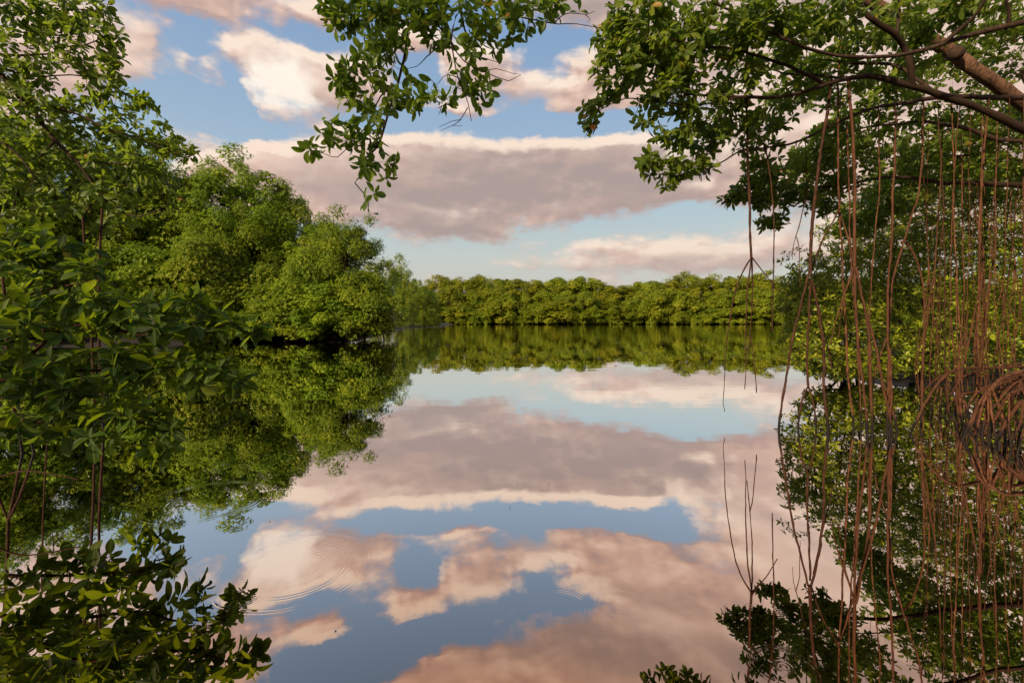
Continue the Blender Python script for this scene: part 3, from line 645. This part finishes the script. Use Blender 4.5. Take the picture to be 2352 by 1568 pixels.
proot(dd([(1755, 330), (1768, 390), (1776, 460), (1777, 600), (1774, 762)], 4.9), .007, .006)
forked([([(1850, 325, 5.0)]+dd([(1852, 440), (1842, 490), (1828, 542)], 5.4), .005, .006), (dd([(1828, 542), (1822, 565), (1819, 596)], 5.4), .004, .003), (dd([(1828, 542), (1836, 575), (1838, 660)], 5.4), .005, .003)])
d4 = 4.55
forked([(dd([(1910, 182), (1900, 260), (1882, 370), (1868, 480), (1862, 560), (1859, 634)], d4), .012, .016),
        (dd([(1857, 632), (1840, 700), (1815, 800), (1804, 885), (1790, 960), (1787, 1000), (1790, WY(d4))], d4), .010, .011),
        (dd([(1860, 640), (1856, 750), (1854, 850), (1856, 886)], d4+.05), .009, .011),
        (dd([(1856, 885), (1842, 915), (1834, 960), (1833, 1000), (1836, WY(d4))], d4+.05), .009, .010),
        (dd([(1857, 886), (1867, 920), (1873, 965), (1875, 1000), (1872, WY(d4))], d4+.07), .008, .009),
        (dd([(1864, 640), (1880, 710), (1890, 800), (1893, 890), (1900, 975), (1902, 1010), (1900, WY(d4))], d4-.05), .012, .014),
        (dd([(1868, 650), (1886, 730), (1904, 805), (1911, 850)], d4+.1), .007, .004),
        (dd([(1862, 622), (1884, 560), (1915, 505), (1928, 480)], d4+.1), .010, .006)])
d5 = 4.7
forked([(dd([(1930, -60), (1931, 100), (1925, 200), (1926, 350), (1928, 480)], d5), .007, .009),
        (dd([(1928, 480), (1934, 600), (1940, 720), (1948, 830), (1955, 920), (1962, WY(d5))], d5), .009, .010),
        (dd([(1926, 480), (1945, 540), (1961, 600)], d5), .008, .007)], 'root')
d6 = 4.45
forked([(dd([(1946, 178), (1958, 300), (1964, 420), (1963, 520), (1963, 612)], d6), .012, .016),
        (dd([(1961, 612), (1945, 655), (1930, 700), (1918, 745), (1908, 792)], d6), .008, .004),
        (dd([(1963, 612), (1966, 700), (1972, 800), (1985, 900), (1996, WY(d6))], d6), .011, .011),
        (dd([(1965, 612), (1985, 690), (2008, 780), (2026, 870), (2042, 960), (2050, WY(d6))], d6-.08), .010, .010),
        (dd([(1965, 614), (1985, 700), (1996, 800), (2000, 900), (2004, WY(d6))], d6+.08), .010, .012),
        (dd([(1959, 616), (1942, 670), (1930, 740), (1926, 775)], d6+.1), .006, .004)], 'root')
proot([(1944, 278, 5.0)]+dd([(1950, 420), (1952, 520), (1958, 640), (1968, 780), (1974, 880), (1980, WY(4.8))], 4.8), .007, .008, 'root')
forked([([(2120, 226, 5.2), (2119, 320, 5.0)]+dd([(2112, 440), (2095, 490), (2078, 548)], 4.7), .009, .008), (dd([(2078, 548), (2055, 640), (2044, 720), (2040, 820), (2038, 920), (2036, WY(4.6))], 4.65), .009, .011),
        (dd([(2079, 550), (2108, 600), (2124, 690), (2122, 800), (2118, 900), (2116, WY(4.9))], 4.8), .009, .010), (dd([(2040, 770), (2020, 820), (2005, 880), (1990, 960), (1985, WY(4.8))], 4.75), .007, .007)], 'root')
proot([(2056, 238, 5.1), (2055, 330, 4.8)]+dd([(2052, 440), (2046, 560), (2040, 680), (2038, 800), (2042, 900), (2056, 970), (2062, WY(4.5))], 4.5), .009, .011, 'root')
proot(dd([(2044, 800), (2048, 900), (2042, WY(4.4))], 4.45), .008, .012, 'root')
proot([(2018, 246, 5.05)]+dd([(2020, 430), (2008, 560), (1998, 700), (1996, 860), (2010, WY(5))], 5.0), .006, .007, 'root')
# the curtain farther right
rg = np.random.default_rng(33)
starts = [(6.6, lambda x: 417+(x-2147)*.045), (6.0, lambda x: 300+(x-2147)*.12), (5.2, lambda x: 222+(x-2238)*.04), (4.66, lambda x: 238+(x-2237)*.45), (6.6, lambda x: 417+(x-2147)*.045)]
for i_ in range(30):
    c_ = 2128+(i_//3)*25+rg.uniform(-9, 9); d, fy_ = starts[rg.integers(0, 5)]; x0 = c_+rg.normal(0, 10); y0 = fy_(x0); dx = rg.normal(0, 36); bx = x0+dx; d += rg.uniform(-.05, .05)
    ft = rg.uniform(560, 760); xm = x0+dx*.5+rg.normal(0, 6)
    mt = 'root' if rg.random() < .75 else 'root_dark'; r_ = rg.uniform(.0032, .0068)*(1.7 if rg.random() < .2 else 1)
    mid = [(x0, y0), ((x0+xm)/2+rg.normal(0, 3), (y0+ft)/2), (xm, ft)]
    parts = [(dd(mid, d), r_*.8, r_)]
    for q in range(rg.integers(1, 4)):
        sp_ = rg.normal(0, 30); ex = bx+sp_*.3; parts.append(([(xm, ft, d), (xm*.65+(bx+sp_)*.35, ft+(WY(d)-ft)*.3, d), (xm*.2+(bx+sp_)*.8, ft+(WY(d)-ft)*.68, d+.05*q), (ex+rg.normal(0, 3), WY(d), d+.08*q)], r_*.75, r_*.85))
    forked(parts, mt)
# arching stilt roots out of the trunk side
def stilt(pts, r0, r1, forks=()):
    t = Tubes(); proot(pts, r0, r1, 'root', t, .008)
    for p_, a, b in forks: proot(p_, a, b, 'root', t, .006)
    t.build('stilt_root', M['root'], root)
stilt([(2560, 850, 5.4), (2420, 838, 5.2), (2320, 842, 5.0), (2250, 845, 4.8), (2195, 850, 4.7), (2150, 885, 4.6), (2118, 940, 4.5), (2095, 985, 4.4), (2083, WY(4.5), 4.3)], .022, .009,
      [([(2200, 850, 4.7), (2150, 870, 4.9), (2120, 900, 5.0), (2098, 925, 5.1)], .009, .005)])
stilt([(2560, 830, 5.0), (2400, 845, 4.6), (2310, 862, 4.4), (2270, 900, 4.3), (2240, 955, 4.25), (2212, 1010, 4.2), (2205, WY(4.2), 4.2)], .026, .015,
      [([(2275, 898, 4.3), (2225, 902, 4.5), (2210, 915, 4.6)], .012, .006), ([(2268, 905, 4.3), (2262, 960, 4.35), (2250, WY(4.3), 4.35)], .012, .012), ([(2280, 890, 4.3), (2300, 950, 4.2), (2310, WY(4.2), 4.2)], .013, .012)])
stilt([(2560, 780, 4.7), (2420, 880, 4.4), (2350, 925, 4.2), (2310, 965, 4.1), (2292, 1010, 4.0), (2300, WY(4), 4.0)], .024, .014, [([(2350, 925, 4.2), (2345, 980, 4.1), (2335, WY(4), 4.1)], .013, .012)])
for hx, hy, hd, n_, lo, hi in [(2270, 893, 4.25, 5, -82, 72), (2345, 868, 4.6, 6, -120, 60), (2318, 905, 4.1, 3, -60, 50), (2395, 880, 4.1, 5, -100, 30), (2205, 905, 5.2, 5, -60, 45), (2160, 890, 5.4, 4, -40, 30)]:
    for q in range(n_):                                  # legs fanning from a knuckle down into the water
        ex = hx+lo+(hi-lo)*(q+.5)/n_+rg.normal(0, 6); d = hd+rg.uniform(-.4, .4)
        stilt([(hx+rg.normal(0, 3), hy+rg.normal(0, 3), hd), (hx*.62+ex*.38, hy+(WY(d)-hy)*.30-6, hd*.6+d*.4), (hx*.22+ex*.78, hy+(WY(d)-hy)*.68, d), (ex, WY(d), d)], rg.uniform(.006, .011), rg.uniform(.006, .010))
for hx, hy, hd, py in [(2345, 868, 4.8, 800), (2318, 905, 4.2, 860), (2395, 880, 4.2, 830), (2205, 905, 5.4, 868)]:
    stilt([(2640, py-60, hd+1.6), (2520, py-25, hd+1.1), (2440 if hx < 2380 else 2470, py, hd+.5), (hx, hy, hd)], .024, .016)
for i_ in range(7):
    d = rg.uniform(4.6, 6.2); ex = rg.uniform(2150, 2330); hy = rg.uniform(820, 870)
    stilt([(2640, hy-60, d+.8), (2500, hy-10, d+.5), (ex+130, hy+20, d+.3), (ex+55, hy+(WY(d)-hy)*.30, d+.1), (ex+15, hy+(WY(d)-hy)*.68, d), (ex, WY(d), d)], rg.uniform(.014, .019), rg.uniform(.008, .012))

# ------------------------------------------------------------------ overhead tree: hangs into the top of the view
root = thing('mangrove_tree', 'overhanging mangrove boughs dangling into the sky at top centre', 'tree')
g = Grow(120); L = g.limb
def c3(pts, d=3.6): return [Pt(643+p[0]*.375, p[1]*.375, d) for p in pts]
tb = Tubes(); Q = spline([(-4.6, -2.2, -.2), (-4.5, -2.0, 1.5), (-4.0, -1.6, 3.4), (-3.6, -1.2, 4.6)], .1); tb.add(Q, np.linspace(.16, .10, len(Q)), 10); tb.build('trunk', M['bark_pale'], root)
L([(-3.9, -1.5, 3.6), (-2.6, .4, 4.6), (-1.4, 2.2, 4.75)]+c3([(820, -240), (900, -60), (870, 60), (790, 160), (770, 300), (740, 430), (700, 580), (665, 680), (640, 780), (600, 900), (530, 970), (500, 1080), (460, 1120), (550, 1220), (540, 1290)]), .055, .003, .008)
L([(-1.4, 2.2, 4.75), (-.7, 3.0, 4.6)]+c3([(1090, -60), (1075, 100), (1050, 260), (1075, 400), (1110, 520), (1160, 640), (1175, 740)], 3.5), .02, .003, .008)
L(c3([(1095, 0), (1130, 180), (1180, 280), (1230, 350), (1340, 380)], 3.55), .010, .002, .006)
L(c3([(900, 60), (1040, 260), (1130, 380), (1250, 440), (1400, 495), (1475, 460)], 3.55), .009, .002, .008)
L([(-.7, 3.0, 4.6)]+c3([(1220, -20), (1330, 60), (1450, 100), (1560, 120), (1700, 150), (1820, 150), (1970, 177)], 3.7), .02, .002, .006)
L(c3([(1680, 145), (1720, 105), (1780, 80), (1880, 90), (1925, 70)], 3.7), .005, .002, .004); L(c3([(1870, 90), (1902, 125), (1880, 135)], 3.7), .003, .0015, .002)
L(c3([(1150, 660), (1100, 740), (1040, 775), (985, 800)], 3.5), .004, .0015, .003); L(c3([(1110, 735), (1050, 745), (975, 775)], 3.5), .003, .0015, .003); L(c3([(1060, 770), (1120, 770)], 3.5), .002, .0012, .002)
L(c3([(700, 520), (620, 590), (575, 680), (540, 760), (440, 870), (350, 960), (270, 940), (180, 900)]), .006, .002, .006)
L(c3([(980, 280), (900, 350), (840, 410), (750, 430)]), .005, .002, .005); L(c3([(760, 60), (560, 40), (350, 50), (250, 90)]), .010, .003, .008)
L(c3([(1140, 500), (1050, 460), (1000, 470), (960, 520), (920, 490)], 3.5), .004, .0015, .004); L(c3([(1250, 440), (1320, 420), (1420, 450), (1478, 458)], 3.55), .003, .0015, .004)
L(c3([(470, 710), (410, 745), (365, 748)]), .003, .001, .003)
blobs = [(643+x*.375, y*.375, rx*.375, ry*.375, 3.55, .16, n) for x, y, rx, ry, n in [
 (300, 100, 50, 60, 8), (380, 130, 50, 60, 9), (480, 90, 70, 60, 12), (600, 70, 80, 60, 14), (560, 220, 60, 60, 9), (720, 70, 80, 60, 14), (700, 200, 60, 70, 10), (850, 80, 90, 70, 16), (900, 190, 60, 60, 9), (1010, 100, 60, 80, 11), (1000, 240, 40, 50, 5),
 (400, 400, 50, 35, 6), (430, 480, 50, 50, 7), (380, 550, 50, 45, 7), (520, 360, 60, 50, 7), (640, 350, 60, 60, 8), (600, 470, 60, 50, 7), (480, 590, 60, 50, 7), (660, 300, 50, 60, 5), (790, 290, 50, 50, 5), (810, 490, 40, 30, 4), (770, 570, 50, 40, 5), (690, 620, 50, 40, 5),
 (880, 660, 40, 30, 3), (930, 570, 50, 40, 5), (1010, 590, 40, 40, 4), (830, 660, 30, 30, 3), (520, 690, 40, 40, 3), (600, 740, 40, 40, 4), (340, 790, 40, 30, 4), (300, 850, 40, 25, 3), (480, 800, 60, 40, 7), (570, 850, 50, 50, 6), (430, 870, 40, 40, 4), (190, 900, 50, 40, 4), (220, 960, 30, 40, 2),
 (480, 970, 60, 50, 6), (560, 1000, 50, 40, 5), (650, 1000, 50, 30, 4), (640, 1080, 20, 50, 2), (560, 1190, 50, 30, 2), (520, 1250, 30, 30, 1), (545, 1320, 6, 20, 1), (700, 980, 20, 20, 1),
 (1170, 80, 60, 70, 8), (1290, 80, 60, 50, 5), (1200, 200, 60, 60, 8), (1290, 180, 60, 50, 6), (1420, 140, 60, 50, 6), (1360, 60, 60, 40, 5), (1440, 200, 30, 40, 3), (1520, 140, 30, 30, 2), (1200, 290, 60, 50, 6), (1320, 290, 40, 30, 3), (1150, 360, 50, 50, 4), (1090, 500, 50, 40, 4), (1170, 540, 60, 40, 5), (1290, 510, 50, 40, 4), (1280, 560, 20, 20, 1), (1200, 610, 30, 30, 2), (1060, 440, 40, 30, 2), (1220, 440, 40, 30, 3),
 (1450, 40, 60, 30, 4), (1560, 50, 60, 40, 5), (1640, 80, 40, 40, 3), (1700, 40, 50, 40, 4), (1830, -10, 40, 25, 2), (1600, -20, 200, 40, 10)]]
T = blob_targets(g.rng, blobs, 1.45); ax = g.twigs(T, rmin=.0016, k=.004, curl=.16)
ax = nrm(ax+np.array([0, -.1, -.25])+g.rng.normal(0, .4, ax.shape))
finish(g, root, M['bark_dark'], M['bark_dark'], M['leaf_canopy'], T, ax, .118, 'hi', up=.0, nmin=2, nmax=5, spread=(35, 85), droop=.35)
rg2 = np.random.default_rng(7); cr = ellipsoid_pts(rg2, (-5.9, -.7, 3.3), (1.9, 1.5, 1.8), 650); cr = np.concatenate([cr, ellipsoid_pts(rg2, (-4.3, .3, 5.0), (1.6, .9, .8), 220)])
v, f, uv = leaves(rg2, cr, nrm(rg2.normal(size=cr.shape)+[0, 0, 1]), .125, 'mid'); obj('shade_foliage', v, f, M['leaf_canopy'], root)  # unseen foliage added to shade the low shrub and the hanging boughs

# ------------------------------------------------------------------ left tree
root = thing('mangrove_tree', 'mangrove leaning in from the upper left with a dark diagonal limb', 'tree')
g = Grow(140); L = g.limb
def c1(pts, d=4.6): return [Pt(p[0]*.504, p[1]*.504, p[2] if len(p) > 2 else d) for p in pts]
tb = Tubes(); Q = spline([(-7.4, 5.2, -.3), (-7.3, 5.1, 1.6), (-7.0, 5.0, 3.6), (-6.6, 4.9, 5.2)], .1); tb.add(Q, np.linspace(.14, .10, len(Q)), 10); tb.build('trunk', M['bark_pale'], root)
L([(-7.0, 5.0, 3.6)]+c1([(-200, 200), (0, 335), (70, 420), (170, 530), (255, 640), (350, 740), (440, 860), (530, 950), (640, 985), (720, 960)]), .045, .006, .01)
L(c1([(530, 950), (490, 1010), (450, 1080), (435, 1140)]), .01, .004, .006); L(c1([(420, 930), (380, 1000), (380, 1110)]), .008, .004, .006)
L(c1([(255, 640), (200, 700), (140, 770), (80, 860), (50, 1000)]), .014, .005, .01)
L(c1([(70, 420), (200, 470), (350, 520), (500, 590), (650, 640), (800, 700), (870, 710)]), .016, .003, .012)
L(c1([(350, 740), (480, 740), (620, 750), (760, 740)]), .010, .003, .012)
L([(-6.8, 5.0, 4.4)]+c1([(-200, 20), (0, 60), (180, 60), (350, 40), (460, 60)]), .03, .004, .012)
L(c1([(-200, 180), (0, 250), (150, 250), (330, 230), (500, 160)]), .02, .004, .012)
L(c1([(-150, 320), (0, 320), (160, 340), (320, 340), (450, 360), (530, 350)]), .012, .003, .012)
L(c1([(-150, 600, 4.3), (0, 640, 4.3), (100, 720, 4.3), (160, 820, 4.3)]), .02, .005, .012)
blobs = [(x, y, rx, ry, d, dp, n) for x, y, rx, ry, d, dp, n in [
 (-30, 30, 60, 60, 4.6, .4, 24), (50, 40, 70, 50, 4.6, .4, 34), (130, 20, 60, 35, 4.6, .3, 24), (200, 25, 50, 35, 4.6, .3, 20), (240, 15, 22, 20, 4.6, .15, 6), (60, 110, 70, 45, 4.6, .4, 28), (160, 85, 60, 40, 4.6, .3, 24), (235, 95, 40, 35, 4.6, .2, 14), (275, 90, 14, 14, 4.6, .1, 3), (265, 140, 22, 18, 4.6, .12, 5), (180, 135, 60, 30, 4.6, .3, 18), (-20, 170, 50, 50, 4.6, .3, 18),
 (60, 165, 60, 30, 4.6, .3, 16), (250, 175, 30, 25, 4.6, .15, 7), (200, 195, 40, 25, 4.6, .2, 8), (100, 215, 70, 35, 4.7, .4, 24), (20, 250, 50, 50, 4.5, .4, 20), (180, 250, 60, 35, 4.7, .4, 22), (260, 230, 45, 30, 4.7, .3, 16), (320, 240, 32, 24, 4.7, .2, 11), (300, 290, 50, 35, 4.7, .3, 20), (360, 310, 45, 30, 4.7, .3, 17), (410, 345, 30, 20, 4.7, .15, 9), (440, 350, 12, 12, 4.7, .08, 3), (225, 310, 60, 40, 4.8, .4, 26), (130, 300, 60, 40, 4.8, .4, 24), (50, 330, 60, 40, 4.5, .4, 24),
 (345, 375, 50, 30, 4.7, .3, 20), (260, 380, 60, 40, 4.8, .4, 26), (170, 370, 60, 40, 4.8, .4, 24), (370, 410, 35, 24, 4.7, .25, 11), (320, 440, 50, 30, 4.7, .3, 17), (390, 455, 20, 18, 4.7, .15, 4), (240, 450, 50, 30, 4.7, .3, 15), (170, 440, 40, 30, 4.7, .3, 9), (280, 500, 30, 25, 4.7, .2, 7), (210, 520, 30, 25, 4.7, .2, 6), (165, 490, 20, 25, 4.7, .2, 4),
 (20, 420, 45, 40, 4.3, .3, 16), (70, 460, 40, 30, 4.3, .3, 11), (-20, 500, 50, 50, 4.2, .3, 14), (15, 380, 30, 30, 4.3, .3, 8), (110, 400, 40, 30, 4.6, .3, 10)]]
T = blob_targets(g.rng, blobs, 1.05); ax = g.twigs(T, k=.005)
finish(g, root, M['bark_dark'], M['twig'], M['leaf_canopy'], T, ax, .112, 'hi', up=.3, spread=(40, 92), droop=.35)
def hroot(parts, mat_='root_dark'):
    t = Tubes()
    for pts, r0, r1 in parts:
        Q = spline([Pt(*p) for p in pts], .06); t.add(Q, np.linspace(r0, r1, len(Q))*(1+.08*g.rng.normal(size=len(Q))), 7)
    t.build('hanging_root', M[mat_], root)
hroot([(dd([(190, 500), (200, 640), (212, 800), (217, 960), (216, WY(4.3))], 4.3), .010, .012)])
hroot([(dd([(235, 480), (228, 620), (228, 800), (236, 960), (240, WY(4.4))], 4.4), .010, .012)])
hroot([(dd([(0, 560), (12, 700), (20, 886)], 3.8), .012, .012), (dd([(20, 884), (34, 950), (50, 1030), (56, WY(3.8))], 3.8), .009, .011), (dd([(20, 884), (50, 950), (76, 1030), (84, WY(3.8))], 3.8), .009, .010), (dd([(20, 884), (0, 930), (-20, 1000), (-30, WY(3.8))], 3.8), .008, .010)])
hroot([(dd([(95, 560), (100, 800), (110, 980), (112, WY(4.6))], 4.6), .006, .007)])

# ------------------------------------------------------------------ low leafy shrub, closest to the camera
root = thing('mangrove_shrub', 'closest leafy mangrove shrub on the left, reaching low over the water with large leaves', 'shrub')
g = Grow(160); L = g.limb
b0 = (-4.1, 2.7, -.1)
L([b0, (-3.7, 2.8, .8)]+[Pt(*p) for p in [(0, 850, 2.8), (130, 765, 2.9), (200, 745, 2.9), (330, 770, 2.9), (440, 770, 2.9), (520, 745, 2.9), (590, 742, 2.9)]], .025, .004, .008)
L([Pt(*p) for p in [(-80, 890, 2.8), (80, 860, 2.85), (220, 850, 2.9), (330, 860, 2.9), (420, 840, 2.9), (520, 860, 2.9)]], .014, .003, .008)
L([(-3.7, 2.8, .8)]+[Pt(*p) for p in [(-60, 960, 2.8), (60, 970, 2.8), (180, 960, 2.85), (290, 965, 2.85), (370, 985, 2.85)]], .018, .003, .008)
L([Pt(*p) for p in [(-60, 840, 2.9), (20, 760, 3.0), (60, 680, 3.0), (110, 610, 3.1), (150, 570, 3.1)]], .014, .004, .01)
L([Pt(*p) for p in [(60, 680, 3.0), (150, 660, 3.0), (240, 640, 3.0)]], .008, .003, .008)
L([Pt(*p) for p in [(200, 745, 2.9), (300, 700, 2.9), (400, 690, 2.9), (440, 680, 2.9)]], .009, .003, .006)
L([b0, (-3.4, 2.5, .5), Pt(-80, 1100, 2.6), Pt(60, 1080, 2.6), Pt(180, 1100, 2.6)], .014, .003, .006)
blobs = [
 (20, 540, 45, 40, 3.1, .25, 7), (80, 570, 50, 40, 3.1, .25, 9), (150, 590, 45, 35, 3.1, .2, 7), (190, 560, 20, 20, 3.1, .1, 2), (215, 620, 25, 30, 3.0, .15, 4), (60, 640, 60, 45, 3.0, .25, 11), (150, 670, 60, 40, 3.0, .25, 9), (20, 710, 50, 40, 3.0, .25, 8), (240, 690, 40, 25, 2.95, .2, 5), (100, 740, 70, 45, 2.9, .25, 10),
 (215, 755, 60, 35, 2.9, .2, 7), (310, 720, 50, 30, 2.9, .2, 7), (350, 690, 30, 20, 2.9, .15, 3), (430, 690, 35, 22, 2.9, .15, 6), (400, 740, 45, 25, 2.9, .2, 6), (490, 730, 35, 22, 2.9, .15, 6), (550, 740, 30, 20, 2.9, .12, 5), (595, 748, 14, 14, 2.9, .08, 3), (470, 775, 35, 22, 2.9, .15, 4), (320, 790, 50, 30, 2.9, .2, 7), (40, 800, 60, 40, 2.8, .25, 8),
 (160, 820, 60, 35, 2.85, .2, 8), (270, 850, 60, 30, 2.85, .2, 7), (370, 840, 45, 28, 2.9, .2, 6), (450, 820, 40, 25, 2.9, .15, 5), (500, 850, 35, 25, 2.9, .15, 5), (545, 870, 20, 18, 2.9, .1, 3), (430, 880, 40, 22, 2.9, .15, 4), (60, 890, 60, 35, 2.75, .2, 9), (170, 910, 60, 35, 2.8, .2, 8), (280, 925, 50, 30, 2.85, .2, 7), (350, 960, 35, 28, 2.85, .15, 5), (390, 985, 18, 18, 2.85, .1, 3), (330, 1020, 25, 25, 2.85, .1, 3), (20, 970, 50, 30, 2.7, .2, 6), (120, 990, 60, 25, 2.75, .2, 6), (230, 990, 45, 22, 2.8, .15, 5), (370, 1040, 20, 20, 2.85, .1, 2)]
T = blob_targets(g.rng, blobs, 1.3); ax = g.twigs(T, k=.006)
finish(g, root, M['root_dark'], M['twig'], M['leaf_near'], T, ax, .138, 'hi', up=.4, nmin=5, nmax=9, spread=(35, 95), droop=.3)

# ------------------------------------------------------------------ small leaves afloat
def float_leaf(x, y, s, rot, label):
    V, Fc, U = leaf_hi(); V = V*np.array([1, 1, .25])*s; ca, sa = math.cos(rot), math.sin(rot)
    V = np.stack([V[:, 0]*ca-V[:, 1]*sa, V[:, 0]*sa+V[:, 1]*ca, V[:, 2]+.006+.02*s], -1)
    o = obj('floating_leaf', V, Fc, M['fallen'], uv=U); o.location = (x, y, 0); o['label'] = label; o['category'] = 'leaf'; o['group'] = 'fallen leaves afloat on the lagoon'
    return o
for i_, (px, py, s, lb) in enumerate([(618, 1197, .05, 'tiny fallen leaf afloat left of the pink cloud reflection'), (1175, 1165, .05, 'tiny fallen leaf afloat on the blue strip between cloud reflections'), (1190, 1107, .05, 'tiny fallen leaf afloat on the grey cloud reflection'), (1258, 1112, .05, 'dark speck of leaf afloat, right part of the grey cloud reflection'),
     (1163, 1631-30, .04, 'x'), (770, 1448, .04, 'small leaf afloat near the bottom left cloud reflection')]):
    if lb == 'x': continue
    x_, y_ = wp(px, py); float_leaf(x_, y_, s*.35, i_*1.3, lb)
for i_ in range(46):
    px = rnd.uniform(1010, 1850); py = 742+rnd.random()**.8*95+4; x_, y_ = wp(px, py); float_leaf(x_, y_, .12+.004*y_, rnd.uniform(0, 6), 'pale leaf afloat on the far green reflection')
